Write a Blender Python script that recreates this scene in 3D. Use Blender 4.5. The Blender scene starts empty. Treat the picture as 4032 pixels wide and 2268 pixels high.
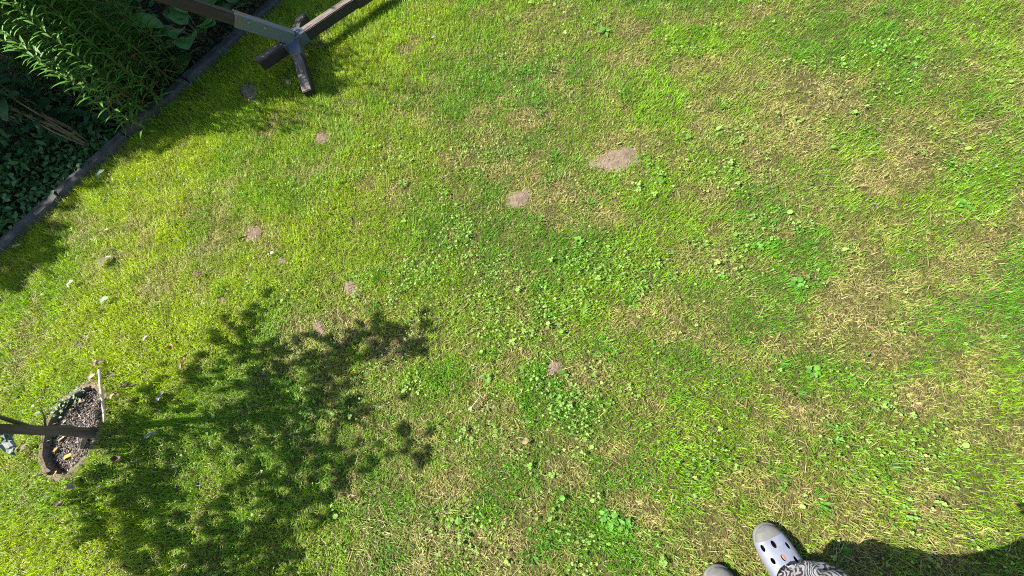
import bpy, bmesh, math, random
import numpy as np
from mathutils import Vector, Matrix

rng = np.random.default_rng(11)
random.seed(5)
R_ = math.radians

# ------------------------------------------------------------------ camera
CAM_H = 1.55
FPX, CX, CY, NADX, NADY = 1514.0, 2016.0, 1134.0, 2250.0, 1720.0
_d = np.array([NADX - CX, -(NADY - CY), -FPX]); _d /= np.linalg.norm(_d)
_up = -_d
_x = np.array([1.0, 0, 0]); _x -= _x.dot(_up) * _up; _x /= np.linalg.norm(_x)
ROT = np.array([_x, np.cross(_up, _x), _up])            # camera axes -> world axes

def P(px, py, z=0.0):
    """point of the place, at height z, seen at a pixel of the photograph"""
    v = ROT @ np.array([px - CX, -(py - CY), -FPX])
    t = (z - CAM_H) / v[2]
    return np.array([0, 0, CAM_H]) + t * v

def proj(w):
    c = (np.asarray(w, float) - np.array([0, 0, CAM_H])) @ ROT
    return CX + FPX * c[..., 0] / -c[..., 2], CY - FPX * c[..., 1] / -c[..., 2], -c[..., 2]

scene = bpy.context.scene
C = scene.collection
cam_data = bpy.data.cameras.new('camera')
cam_data.sensor_fit = 'HORIZONTAL'; cam_data.sensor_width = 36.0
cam_data.lens = 36.0 * FPX / 4032.0
cam_data.clip_start = 0.01; cam_data.clip_end = 500
cam = bpy.data.objects.new('camera', cam_data); C.objects.link(cam)
M = Matrix([list(ROT[0]), list(ROT[1]), list(ROT[2])]).to_4x4()
M.translation = Vector((0, 0, CAM_H))
cam.matrix_world = M
scene.camera = cam

# ------------------------------------------------------------------ light
SUN_EL, SHADOW_AZ = 46.0, 3.4
sx, sy, sz = (-math.cos(R_(SHADOW_AZ)) * math.cos(R_(SUN_EL)),
              -math.sin(R_(SHADOW_AZ)) * math.cos(R_(SUN_EL)), math.sin(R_(SUN_EL)))
world = bpy.data.worlds.new('World'); scene.world = world; world.use_nodes = True
wn = world.node_tree.nodes; wl = world.node_tree.links
sky = wn.new('ShaderNodeTexSky'); sky.sky_type = 'NISHITA'; sky.sun_disc = False
sky.sun_elevation = R_(SUN_EL); sky.sun_rotation = math.atan2(sx, sy)
wl.new(sky.outputs[0], wn['Background'].inputs[0]); wn['Background'].inputs[1].default_value = 0.085
sun_data = bpy.data.lights.new('sun', 'SUN'); sun_data.energy = 5.0; sun_data.angle = R_(0.53)
sun_data.color = (1.0, 0.95, 0.86)
sun = bpy.data.objects.new('sun', sun_data); C.objects.link(sun)
sun.rotation_euler = Vector((sx, sy, sz)).to_track_quat('Z', 'Y').to_euler()
scene.view_settings.view_transform = 'Standard'; scene.view_settings.look = 'None'
scene.view_settings.exposure = 1.56; scene.view_settings.gamma = 1.0
scene.view_settings.use_curve_mapping = False
scene.cycles.use_denoising = False
scene.cycles.filter_width = 1.05
scene.cycles.max_bounces = 8; scene.cycles.transmission_bounces = 6; scene.cycles.diffuse_bounces = 4

# ------------------------------------------------------------------ helpers
class Noise:
    def __init__(self, seed):
        r = np.random.default_rng(seed); self.t = r.random((256, 256))
    def v(self, x, y):
        xi = np.floor(x).astype(int); yi = np.floor(y).astype(int)
        fx = x - xi; fy = y - yi
        fx = fx * fx * (3 - 2 * fx); fy = fy * fy * (3 - 2 * fy)
        t = self.t; a = t[xi % 256, yi % 256]; b = t[(xi + 1) % 256, yi % 256]
        c = t[xi % 256, (yi + 1) % 256]; d = t[(xi + 1) % 256, (yi + 1) % 256]
        return (a * (1 - fx) + b * fx) * (1 - fy) + (c * (1 - fx) + d * fx) * fy
    def fbm(self, x, y, f=1.0, o=4):
        s = 0; a = 1; n = 0
        for i in range(o):
            s = s + a * self.v(x * f + 17.3 * i, y * f - 9.1 * i); n += a; a *= 0.55; f *= 2.03
        return s / n

def sstep(a, b, x):
    t = np.clip((x - a) / (b - a), 0, 1); return t * t * (3 - 2 * t)

def link(name, me, mat=None, parent=None, **props):
    o = bpy.data.objects.new(name, me); C.objects.link(o)
    if mat and me is not None and not me.materials: me.materials.append(mat)
    if parent is not None: o.parent = parent
    for k, v in props.items(): o[k] = v
    return o

def empty(name, loc=(0, 0, 0), **props):
    o = bpy.data.objects.new(name, None); C.objects.link(o); o.location = tuple(loc)
    o.empty_display_size = 0.05
    for k, v in props.items(): o[k] = v
    return o

def np_mesh(name, verts, tris, col=None, smooth=False):
    me = bpy.data.meshes.new(name)
    verts = np.asarray(verts, np.float32); tris = np.asarray(tris, np.int32)
    n, m, k = len(verts), len(tris), tris.shape[1]
    me.vertices.add(n); me.vertices.foreach_set('co', verts.ravel())
    me.loops.add(m * k); me.loops.foreach_set('vertex_index', tris.ravel())
    me.polygons.add(m); me.polygons.foreach_set('loop_start', np.arange(m, dtype=np.int32) * k)
    if col is not None:
        a = me.attributes.new('Col', 'FLOAT_COLOR', 'POINT')
        c4 = np.ones((n, 4), np.float32); c4[:, :3] = col
        a.data.foreach_set('color', c4.ravel())
    me.update(calc_edges=True)
    me.polygons.foreach_set('use_smooth', np.full(m, smooth)); me.update()
    return me

class MB:
    """collects faces of any size (and a colour for each vertex) into one mesh"""
    def __init__(self): self.v = []; self.f = []; self.c = []
    def add(self, vs, fs, col=(0.5, 0.5, 0.5)):
        b = len(self.v)
        self.v += [tuple(p) for p in vs]; self.f += [tuple(i + b for i in f) for f in fs]
        self.c += [tuple(col)] * len(vs) if not isinstance(col, list) else col
    def box(self, o, ax, ay, az, col=(0.5, 0.5, 0.5)):
        """o centre; ax, ay, az half-axis vectors"""
        o, ax, ay, az = map(np.asarray, (o, ax, ay, az))
        vs = [o + i * ax + j * ay + k * az for k in (-1, 1) for j in (-1, 1) for i in (-1, 1)]
        self.add(vs, [(0, 2, 3, 1), (4, 5, 7, 6), (0, 1, 5, 4), (2, 6, 7, 3), (0, 4, 6, 2), (1, 3, 7, 5)], col)
    def tube(self, pts, rad, n=6, col=(0.5, 0.5, 0.5), cap=True):
        pts = [np.asarray(p, float) for p in pts]
        if np.isscalar(rad): rad = [rad] * len(pts)
        vs = []; fs = []
        for i, p in enumerate(pts):
            t = pts[min(i + 1, len(pts) - 1)] - pts[max(i - 1, 0)]; t /= max(np.linalg.norm(t), 1e-9)
            u = np.cross(t, [0.13, 0.21, 0.97]);
            if np.linalg.norm(u) < 0.05: u = np.cross(t, [1, 0, 0])
            u /= np.linalg.norm(u); w = np.cross(t, u)
            for k in range(n):
                a = 2 * math.pi * k / n; vs.append(p + rad[i] * (math.cos(a) * u + math.sin(a) * w))
        for i in range(len(pts) - 1):
            for k in range(n):
                a = i * n + k; b = i * n + (k + 1) % n
                fs.append((a, b, b + n, a + n))
        if cap:
            fs.append(tuple(range(n - 1, -1, -1))); fs.append(tuple(range((len(pts) - 1) * n, len(pts) * n)))
        self.add(vs, fs, col)
    def leaf(self, base, dirv, nrm, L, W, prof=None, fold=0.25, droop=0.3, curl=0.0, n=5, col=(0.1, 0.2, 0.05)):
        """one leaf blade: a folded, drooping strip with a midrib"""
        base = np.asarray(base, float); t = np.asarray(dirv, float); t = t / np.linalg.norm(t)
        nrm = np.asarray(nrm, float); s = np.cross(t, nrm); s /= max(np.linalg.norm(s), 1e-9); nn = np.cross(s, t)
        if prof is None: prof = LANCE
        vs = []; fs = []
        for i in range(n + 1):
            u = i / n
            w = np.interp(u, prof[0], prof[1]) * W * 0.5
            m = base + t * L * u * (1 - 0.12 * droop * u) - nn * droop * L * u * u * 0.6
            e = nn * (fold * w + curl * w * math.sin(u * 9.0))
            vs += [m - s * w + e, m, m + s * w + nn * (fold * w - curl * w * math.sin(u * 7.0 + 1))]
        for i in range(n):
            a = 3 * i
            fs += [(a, a + 1, a + 4, a + 3), (a + 1, a + 2, a + 5, a + 4)]
        self.add(vs, fs, col)
    def mesh(self, name, smooth=True):
        me = bpy.data.meshes.new(name); me.from_pydata([tuple(map(float, p)) for p in self.v], [], self.f)
        a = me.attributes.new('Col', 'FLOAT_COLOR', 'POINT')
        c4 = np.ones((len(self.v), 4), np.float32); c4[:, :3] = np.array(self.c, np.float32).reshape(-1, 3)
        a.data.foreach_set('color', c4.ravel())
        me.polygons.foreach_set('use_smooth', [smooth] * len(me.polygons)); me.update()
        return me
    def build(self, name, mat, parent=None, smooth=True, **props):
        return link(name, self.mesh(name, smooth), mat, parent, **props)

LANCE = ([0, .12, .35, .7, 1], [.12, .7, 1, .62, .02])
OVAL = ([0, .1, .3, .55, .8, .93, 1], [.1, .55, .95, 1, .75, .4, .05])
ROUND = ([0, .05, .25, .5, .75, .93, 1], [.2, .6, .95, 1, .9, .55, .15])

def jit(c, a=0.2):
    k = 1 + rng.uniform(-a, a); h = rng.uniform(-a, a) * 0.5
    return (c[0] * k * (1 + h), c[1] * k, c[2] * k * (1 - h))

# ------------------------------------------------------------------ materials
def new_mat(name):
    m = bpy.data.materials.new(name); m.use_nodes = True
    return m, m.node_tree.nodes, m.node_tree.links, m.node_tree.nodes['Principled BSDF']

def leaf_mat(name, transl=0.4, rough=0.45, spec=0.4, tint=(1.15, 1.2, 0.55), scale=60.0):
    m, n, l, b = new_mat(name)
    at = n.new('ShaderNodeAttribute'); at.attribute_name = 'Col'
    tc = n.new('ShaderNodeTexCoord'); no = n.new('ShaderNodeTexNoise'); no.inputs['Scale'].default_value = scale
    l.new(tc.outputs['Object'], no.inputs['Vector'])
    mr = n.new('ShaderNodeMapRange'); mr.inputs['To Min'].default_value = 0.8; mr.inputs['To Max'].default_value = 1.2
    mr.inputs['From Min'].default_value = 0.3; mr.inputs['From Max'].default_value = 0.7
    l.new(no.outputs['Fac'], mr.inputs['Value'])
    mx = n.new('ShaderNodeVectorMath'); mx.operation = 'SCALE'
    l.new(at.outputs['Color'], mx.inputs[0]); l.new(mr.outputs[0], mx.inputs['Scale'])
    l.new(mx.outputs[0], b.inputs['Base Color'])
    b.inputs['Roughness'].default_value = rough; b.inputs['Specular IOR Level'].default_value = spec
    tr = n.new('ShaderNodeBsdfTranslucent'); tt = n.new('ShaderNodeVectorMath'); tt.operation = 'MULTIPLY'
    l.new(mx.outputs[0], tt.inputs[0]); tt.inputs[1].default_value = tint; l.new(tt.outputs[0], tr.inputs['Color'])
    ms = n.new('ShaderNodeMixShader'); ms.inputs[0].default_value = transl
    l.new(b.outputs[0], ms.inputs[1]); l.new(tr.outputs[0], ms.inputs[2])
    l.new(ms.outputs[0], n['Material Output'].inputs['Surface'])
    return m

def ramp_mat(name, stops, scale=8.0, detail=8.0, rough=0.9, bump=0.4, bdist=0.01, stretch=(1, 1, 1), spec=0.2, bscale=None, coord='Object', metal=0.0, rough_noise=0.0):
    m, n, l, b = new_mat(name)
    tc = n.new('ShaderNodeTexCoord'); mp = n.new('ShaderNodeMapping'); mp.inputs['Scale'].default_value = stretch
    l.new(tc.outputs[coord], mp.inputs[0])
    no = n.new('ShaderNodeTexNoise'); no.inputs['Scale'].default_value = scale; no.inputs['Detail'].default_value = detail
    no.inputs['Roughness'].default_value = 0.65
    l.new(mp.outputs[0], no.inputs['Vector'])
    cr = n.new('ShaderNodeValToRGB'); e = cr.color_ramp.elements
    while len(e) < len(stops): e.new(0.5)
    for el, (p, c) in zip(e, stops): el.position = p; el.color = (*c, 1)
    l.new(no.outputs['Fac'], cr.inputs[0]); l.new(cr.outputs[0], b.inputs['Base Color'])
    b.inputs['Roughness'].default_value = rough; b.inputs['Specular IOR Level'].default_value = spec
    b.inputs['Metallic'].default_value = metal
    if bump:
        n2 = n.new('ShaderNodeTexNoise'); n2.inputs['Scale'].default_value = bscale or scale * 3; n2.inputs['Detail'].default_value = 6
        l.new(mp.outputs[0], n2.inputs['Vector'])
        bp = n.new('ShaderNodeBump'); bp.inputs['Strength'].default_value = bump; bp.inputs['Distance'].default_value = bdist
        l.new(n2.outputs['Fac'], bp.inputs['Height']); l.new(bp.outputs[0], b.inputs['Normal'])
    return m

def col_mat(name, rough=0.7, spec=0.3):
    m, n, l, b = new_mat(name)
    at = n.new('ShaderNodeAttribute'); at.attribute_name = 'Col'
    l.new(at.outputs['Color'], b.inputs['Base Color']); b.inputs['Roughness'].default_value = rough
    b.inputs['Specular IOR Level'].default_value = spec
    return m

MAT = {}
MAT['grass'] = leaf_mat('grass_blade', 0.45, 0.45, 0.3, (1.12, 1.25, 0.25), 9.0)
MAT['clover'] = leaf_mat('clover_leaf', 0.3, 0.5, 0.3, (1.1, 1.2, 0.5), 40)
MAT['leaf'] = leaf_mat('shrub_leaf', 0.3, 0.5, 0.18, (1.15, 1.25, 0.45), 30)
MAT['glossleaf'] = leaf_mat('thick_leaf', 0.15, 0.42, 0.3, (1.1, 1.2, 0.5), 25)
MAT['dead'] = leaf_mat('dry_leaf', 0.2, 0.6, 0.3, (1.2, 1.0, 0.7), 90)
MAT['turf'] = ramp_mat('turf_thatch', [(0.28, (.025, .021, .008)), (0.45, (.065, .06, .018)), (0.6, (.095, .098, .024)), (0.78, (.19, .15, .065))], 70, 9, 0.95, 1.0, 0.015, bscale=160)
MAT['drysoil'] = ramp_mat('dry_pale_soil', [(0.25, (.085, .062, .042)), (0.5, (.15, .112, .078)), (0.75, (.215, .165, .12))], 30, 10, 0.95, 0.7, 0.008, bscale=90)
MAT['bedsoil'] = ramp_mat('dark_bed_soil', [(0.25, (.012, .009, .006)), (0.5, (.035, .026, .017)), (0.78, (.085, .062, .04))], 22, 9, 0.95, 0.9, 0.02, bscale=45)
MAT['pitsoil'] = ramp_mat('mulched_soil', [(0.22, (.05, .038, .03)), (0.48, (.135, .11, .092)), (0.68, (.21, .175, .15)), (0.85, (.3, .265, .23))], 60, 10, 0.95, 1.0, 0.015, bscale=80)
MAT['concrete'] = ramp_mat('old_concrete', [(0.25, (.03, .03, .027)), (0.5, (.065, .063, .058)), (0.75, (.13, .125, .115))], 14, 10, 0.9, 0.6, 0.006, bscale=70)
MAT['bark'] = ramp_mat('sapling_bark', [(0.3, (.06, .042, .03)), (0.55, (.13, .1, .07)), (0.75, (.22, .18, .14))], 18, 8, 0.85, 0.8, 0.006, (1, 1, .25), bscale=60)
MAT['stem'] = ramp_mat('woody_stem', [(0.3, (.07, .05, .03)), (0.7, (.2, .15, .09))], 20, 6, 0.8, 0.4, 0.003)
MAT['stain'] = ramp_mat('dark_stained_wood', [(0.3, (.016, .010, .008)), (0.6, (.032, .02, .014)), (0.8, (.06, .042, .03))], 9, 8, 0.55, 0.5, 0.003, (1, 8, 8), spec=0.4)

MAT['greenstem'] = ramp_mat('green_stem', [(0.3, (.05, .07, .02)), (0.7, (.11, .12, .04))], 20, 6, 0.8, 0.2, 0.002)
def wood_weathered():
    """dark brown stain worn back to grey wood in flakes"""
    m, n, l, b = new_mat('weathered_stained_wood')
    tc = n.new('ShaderNodeTexCoord'); mp = n.new('ShaderNodeMapping'); mp.inputs['Scale'].default_value = (2.2, 26, 26)
    l.new(tc.outputs['Object'], mp.inputs[0])
    no = n.new('ShaderNodeTexNoise'); no.inputs['Scale'].default_value = 3.2; no.inputs['Detail'].default_value = 9
    no.inputs['Roughness'].default_value = 0.7; l.new(mp.outputs[0], no.inputs['Vector'])
    cr = n.new('ShaderNodeValToRGB'); e = cr.color_ramp.elements; e.new(.5); e.new(.6)
    for el, (p, c) in zip(e, [(.36, (.022, .015, .012)), (.46, (.075, .058, .046)), (.56, (.16, .13, .105)), (.72, (.26, .215, .17))]):
        el.position = p; el.color = (*c, 1)
    l.new(no.outputs['Fac'], cr.inputs[0])
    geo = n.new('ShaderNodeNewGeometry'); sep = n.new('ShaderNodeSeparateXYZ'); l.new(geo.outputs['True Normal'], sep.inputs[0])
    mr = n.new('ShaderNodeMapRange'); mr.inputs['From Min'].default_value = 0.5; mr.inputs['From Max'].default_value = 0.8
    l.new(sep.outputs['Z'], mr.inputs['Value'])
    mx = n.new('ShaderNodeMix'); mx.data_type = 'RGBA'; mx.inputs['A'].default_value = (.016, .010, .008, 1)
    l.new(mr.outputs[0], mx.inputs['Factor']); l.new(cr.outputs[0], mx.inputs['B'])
    l.new(mx.outputs['Result'], b.inputs['Base Color']); b.inputs['Roughness'].default_value = 0.7
    bp = n.new('ShaderNodeBump'); bp.inputs['Strength'].default_value = 0.5; bp.inputs['Distance'].default_value = 0.003
    l.new(no.outputs['Fac'], bp.inputs['Height']); l.new(bp.outputs[0], b.inputs['Normal'])
    return m
MAT['worn'] = wood_weathered()

def steel_rust():
    m, n, l, b = new_mat('grey_painted_steel_with_rust')
    tc = n.new('ShaderNodeTexCoord'); no = n.new('ShaderNodeTexNoise'); no.inputs['Scale'].default_value = 11; no.inputs['Detail'].default_value = 8
    l.new(tc.outputs['Object'], no.inputs['Vector'])
    cr = n.new('ShaderNodeValToRGB'); e = cr.color_ramp.elements; e.new(.6)
    for el, (p, c) in zip(e, [(.54, (.10, .125, .155)), (.60, (.13, .11, .1)), (.68, (.24, .10, .04))]):
        el.position = p; el.color = (*c, 1)
    l.new(no.outputs['Fac'], cr.inputs[0]); l.new(cr.outputs[0], b.inputs['Base Color'])
    b.inputs['Metallic'].default_value = 0.4; b.inputs['Roughness'].default_value = 0.35
    return m
MAT['steel'] = steel_rust()
MAT['wire'] = ramp_mat('galvanised_wire', [(0.3, (.16, .16, .16)), (0.7, (.3, .3, .3))], 60, 3, 0.5, 0, spec=0.5, metal=0.5)
MAT['cane'] = ramp_mat('pale_cane', [(0.3, (.42, .33, .2)), (0.7, (.66, .56, .4))], 30, 5, 0.6, 0.3, 0.001)
MAT['any'] = col_mat('coloured', 0.65, 0.3)

# ------------------------------------------------------------------ layout of the garden
KA, KB = P(0, 1008)[:2], P(968, 136)[:2]
KD = (KB - KA) / np.linalg.norm(KB - KA)               # along the kerb, away from the camera
KN = np.array([KD[1], -KD[0]])                         # towards the lawn
def lawn_side(x, y): return (x - KA[0]) * KN[0] + (y - KA[1]) * KN[1]
def kerb_pt(s, off, z=0.0): q = KA + KD * s + KN * off; return np.array([q[0], q[1], z])
KW = 0.074

pit_px = [(395, 990), (430, 1090), (500, 1145), (560, 1152), (620, 1122), (700, 1062), (760, 990), (810, 910), (850, 830), (890, 740), (915, 680),
          (908, 560), (890, 450), (850, 400), (780, 390), (700, 430), (640, 480), (560, 530), (500, 610), (450, 700), (420, 800), (402, 890)]
PIT = np.array([P(a / 2.2286, b / 2.2286 + 1350)[:2] for a, b in pit_px])
PITC = PIT.mean(0)
def in_poly(x, y, poly):
    ins = np.zeros(np.shape(x), bool); n = len(poly)
    for i in range(n):
        x1, y1 = poly[i]; x2, y2 = poly[(i + 1) % n]
        c = ((y1 > y) != (y2 > y)) & (x < (x2 - x1) * (y - y1) / (y2 - y1 + 1e-12) + x1); ins ^= c
    return ins

# bare places of the lawn: (x, y, rx, ry, tilt) in the photograph at 2576 px wide; b = bare earth, d = dry straw
K = 4032 / 2576
BARE = [(1556, 400, 50, 26, 18), (1305, 500, 26, 20, 10), (628, 234, 15, 24, 30), (726, 208, 9, 12, 0), (808, 349, 13, 18, -25), (884, 724, 17, 22, 15),
        (804, 824, 12, 17, 30), (563, 758, 7, 11, 30), (714, 658, 10, 9, 0), (1085, 190, 14, 7, 0), (1396, 926, 17, 20, -10), (640, 590, 22, 18, 40),
        (1030, 122, 24, 12, 20), (2485, 312, 42, 24, 10), (2372, 1250, 24, 17, -15), (2125, 1392, 34, 22, -20), (770, 1118, 13, 26, 30), (80, 1140, 12, 20, 25),
        (1203, 597, 8, 9, 0), (2010, 690, 22, 14, 0), (2300, 415, 30, 16, 10), (1610, 78, 24, 11, 0), (1375, 1180, 16, 12, 0), (1190, 872, 14, 9, 0), (752, 862, 7, 6, 0), (1045, 100, 14, 9, 0)]
DRY = [(2080, 245, 80, 36, -15), (2300, 430, 70, 45, 0), (1890, 45, 60, 24, 20), (1010, 880, 60, 40, 0), (900, 850, 46, 26, 0), (1640, 762, 70, 40, 10),
       (2030, 1050, 55, 40, 0), (1240, 1030, 60, 40, 0), (1430, 1190, 60, 40, 0), (1300, 1400, 60, 36, 0), (1560, 1120, 60, 40, 10), (1520, 560, 60, 22, 25),
       (2210, 450, 60, 40, 0), (2150, 760, 80, 50, 0), (2350, 700, 90, 40, 15), (2470, 620, 90, 46, 15), (2125, 1390, 60, 36, -20), (640, 570, 40, 34, 40), (1730, 650, 60, 40, 0),
       (1480, 950, 60, 34, 0), (1900, 900, 70, 40, 0), (2250, 880, 70, 40, 0), (1700, 850, 60, 30, 0), (2020, 370, 60, 30, 0), (1340, 300, 50, 24, 0), (2370, 1250, 60, 30, 0),
       (1980, 1240, 60, 40, 0), (1640, 1290, 70, 40, 0), (1150, 1240, 60, 40, 0), (2450, 930, 60, 40, 10), (1830, 1330, 50, 30, 0), (880, 1210, 40, 34, 0), (2290, 1000, 70, 40, 10)]
LUSH = [(1500, 650, 120, 90, 0), (1450, 740, 90, 60, 0), (1360, 1000, 160, 70, 0), (2050, 940, 70, 55, 0), (1640, 495, 60, 40, 0), (1760, 1160, 80, 50, 0), (2450, 480, 90, 60, 0),
        (2000, 715, 40, 26, 0), (1200, 1280, 70, 50, 0), (1545, 1310, 50, 36, 0), (1100, 950, 80, 40, 0), (1650, 250, 90, 50, 0), (1750, 100, 90, 40, 0), (2180, 130, 110, 40, 0),
        (1400, 420, 60, 30, 0), (1480, 1360, 70, 40, 0), (1900, 620, 60, 30, 0), (1390, 950, 60, 40, 0)]
def ell(spec):
    out = []
    for (x, y, rx, ry, t) in spec:
        c, s = math.cos(R_(-t)), math.sin(R_(-t))
        p0 = P(x * K, y * K)[:2]; a = P((x + rx * c) * K, (y + rx * s) * K)[:2] - p0; b = P((x - ry * s) * K, (y + ry * c) * K)[:2] - p0
        out.append((p0, np.linalg.inv(np.array([a, b]).T), a, b))
    return out
E_BARE, E_DRY, E_LUSH = ell(BARE), ell(DRY), ell(LUSH)
nzA, nzB, nzC, nzD = Noise(1), Noise(2), Noise(3), Noise(4)
STRONG = {0: 1, 1: .88, 2: 1, 3: .92, 4: .88, 5: .86, 6: .86, 7: .8, 8: .8, 10: .88, 11: .8, 12: .75, 14: .75, 18: .9}
MESHED = (0, 1, 2, 3, 4, 5, 6, 7, 8, 10, 11)
def field(x, y, spec, soft):
    f = np.zeros(np.shape(x)); wob = (nzC.fbm(x, y, 14, 4) - 0.5) * 1.8
    for q, (p0, inv, a, b) in enumerate(spec):
        dx, dy = x - p0[0], y - p0[1]
        u = inv[0, 0] * dx + inv[0, 1] * dy; v = inv[1, 0] * dx + inv[1, 1] * dy
        f = np.maximum(f, (STRONG.get(q, .68) if spec is E_BARE else 1) * (1 - sstep(1 - soft, 1 + soft, np.sqrt(u * u + v * v) + wob)))
    return f

# ------------------------------------------------------------------ ground
def build_ground():
    bm = bmesh.new()
    ob = [bm.verts.new((x, y, 0)) for x, y in ((-60, -60), (60, -60), (60, 60), (-60, 60))]
    mid = [bm.verts.new((x, y, 0)) for x, y in ((-4, -2), (4, -2), (4, 4), (-4, 4))]
    pit = [bm.verts.new((p[0], p[1], 0)) for p in PIT]
    ed = [bm.edges.new((mid[i], mid[(i + 1) % 4])) for i in range(4)] + [bm.edges.new((pit[i], pit[(i + 1) % len(pit)])) for i in range(len(pit))]
    bmesh.ops.triangle_fill(bm, use_beauty=True, use_dissolve=False, edges=ed)
    for i in range(4): bm.faces.new((ob[i], ob[(i + 1) % 4], mid[(i + 1) % 4], mid[i]))
    for f in bm.faces:
        f.normal_update()
        if f.normal.z < 0: f.normal_flip()
    me = bpy.data.meshes.new('lawn'); bm.to_mesh(me); bm.free()
    link('lawn', me, MAT['turf'], kind='structure')
build_ground()

def build_pit():
    n = len(PIT); v = []; f = []
    rings = [(1.2, .003), (1.08, .012), (1.0, .010), (.99, -.018), (.98, -.038), (.93, -.042)]
    for k, z in rings:
        for i, p in enumerate(PIT):
            q = PITC + (p - PITC) * k
            side = sstep(-0.02, 0.09, (q - PITC)[0])           # the lawn side of the pit is filled almost to the brim
            zz = z if z > 0 else z * (1 - 0.8 * side)
            v.append((q[0], q[1], zz))
    for r in range(len(rings) - 1):
        for i in range(n): a = r * n + i; b = r * n + (i + 1) % n; f.append((a, b, b + n, a + n))
    lo, hi = PIT.min(0), PIT.max(0); gx = np.arange(lo[0] - .01, hi[0] + .012, .006); gy = np.arange(lo[1] - .01, hi[1] + .012, .006)
    X, Y = np.meshgrid(gx, gy, indexing='ij'); ins = in_poly(X, Y, PITC + (PIT - PITC) * .995)
    Z = -.026 * (1 - .8 * sstep(-0.02, 0.09, X - PITC[0])) + .012 * (nzB.fbm(X, Y, 30, 4) - .5) + .008 * (nzC.fbm(X, Y, 90, 2) - .5)
    b0 = len(v); idx = -np.ones(X.shape, int); idx[ins] = b0 + np.arange(ins.sum()); v += [tuple(p) for p in np.c_[X[ins], Y[ins], Z[ins]]]
    for i in range(len(gx) - 1):
        for j in range(len(gy) - 1):
            q = (idx[i, j], idx[i + 1, j], idx[i + 1, j + 1], idx[i, j + 1])
            if min(q) >= 0: f.append(q)
    me = bpy.data.meshes.new('soil'); me.from_pydata(v, [], f); me.update()
    bm = bmesh.new(); bm.from_mesh(me); bmesh.ops.recalc_face_normals(bm, faces=bm.faces); bm.to_mesh(me); bm.free()
    me.materials.append(MAT['pitsoil']); me.materials.append(MAT['drysoil'])
    for p_ in me.polygons:
        if max(me.vertices[k_].co.z for k_ in p_.vertices) > .0035 and max((np.array(me.vertices[k_].co[:2]) - PITC).dot(np.array(me.vertices[k_].co[:2]) - PITC) for k_ in p_.vertices) > 0 and p_.index < 2 * n: p_.material_index = 1
    link('tree_pit', me, None, kind='structure')
    # crumbs of earth and bark lying in it
    mb = MB()
    for i in range(3200):
        a = rng.uniform(0, 2 * math.pi); r = math.sqrt(rng.random()) * .95
        fi = a / (2 * math.pi) * n; i0 = int(fi) % n; p = PITC + (PIT[i0] * (1 - fi % 1) + PIT[(i0 + 1) % n] * (fi % 1) - PITC) * r
        side = float(sstep(-0.02, 0.09, (p - PITC)[0])); z = -.025 * (1 - .8 * side) + rng.uniform(-.004, .005)
        s = rng.uniform(.0018, .0055); c = jit((.15, .12, .10) if rng.random() < .75 else (.25, .215, .19), .45)
        ax = rng.normal(size=3); ax /= np.linalg.norm(ax); b = np.cross(ax, rng.normal(size=3)); b /= np.linalg.norm(b); d = np.cross(ax, b)
        mb.box((p[0], p[1], z), ax * s, b * s * .6, d * s * .4, c)
    mb.build('mulch', MAT['any'], None, False, kind='stuff', label='dark crumbly mulch around the sapling', category='mulch')
build_pit()

def build_bed():
    xs = np.linspace(-2.5, 6, 110); ts = np.linspace(0, 6.0, 70) ** 1.0
    v = []; f = []
    for s in xs:
        for t in ts:
            q = KA + KD * s - KN * (KW * .5 + t)
            z = .006 + .05 * float(nzA.fbm(q[0], q[1], 6, 4)) * min(1, t * 8) if t < 2 else .02
            v.append((q[0], q[1], z))
    nt = len(ts)
    for i in range(len(xs) - 1):
        for j in range(nt - 1): a = i * nt + j; f.append((a, a + nt, a + nt + 1, a + 1))
    me = bpy.data.meshes.new('bed'); me.from_pydata(v, [], f); me.polygons.foreach_set('use_smooth', [True] * len(f)); me.update()
    bm = bmesh.new(); bm.from_mesh(me); bmesh.ops.recalc_face_normals(bm, faces=bm.faces)
    if sum(fc.normal.z for fc in bm.faces) < 0: bmesh.ops.reverse_faces(bm, faces=bm.faces)
    bm.to_mesh(me); bm.free()
    link('flower_bed', me, MAT['bedsoil'], kind='structure')
build_bed()

# kerb of concrete edging stones laid end to end
def build_kerb():
    root = empty('kerb', (KA[0], KA[1], 0), kind='structure')
    s_j2 = float(np.dot(P(511, 543)[:2] - KA, KD)); L = 0.5
    k0 = s_j2 - 6 * L
    ang = math.atan2(KD[1], KD[0])
    for i in range(16):
        bm = bmesh.new(); bmesh.ops.create_cube(bm, size=1)
        bmesh.ops.scale(bm, vec=(L - .007, KW * rng.uniform(.96, 1.04), .17), verts=bm.verts)
        bmesh.ops.bevel(bm, geom=[e for e in bm.edges if all(v.co.z > 0 for v in e.verts)] , offset=.013, segments=3, affect='EDGES', profile=.6)
        bmesh.ops.subdivide_edges(bm, edges=[e for e in bm.edges if abs(e.verts[0].co.x - e.verts[1].co.x) > .3], cuts=9)
        for v in bm.verts:
            if v.co.z > 0: v.co.z += rng.uniform(-.003, .002); v.co.y += rng.uniform(-.002, .002)
        me = bpy.data.meshes.new('kerb_stone'); bm.to_mesh(me); bm.free()
        o = link('kerb_stone', me, MAT['concrete'], root)
        q = KD * (k0 + (i + .5) * L)
        o.location = (q[0], q[1], -.085 + .047 + rng.uniform(-.005, .004)); o.rotation_euler = (rng.normal() * .02, rng.normal() * .006, ang + rng.normal() * .006)
build_kerb()

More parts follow.
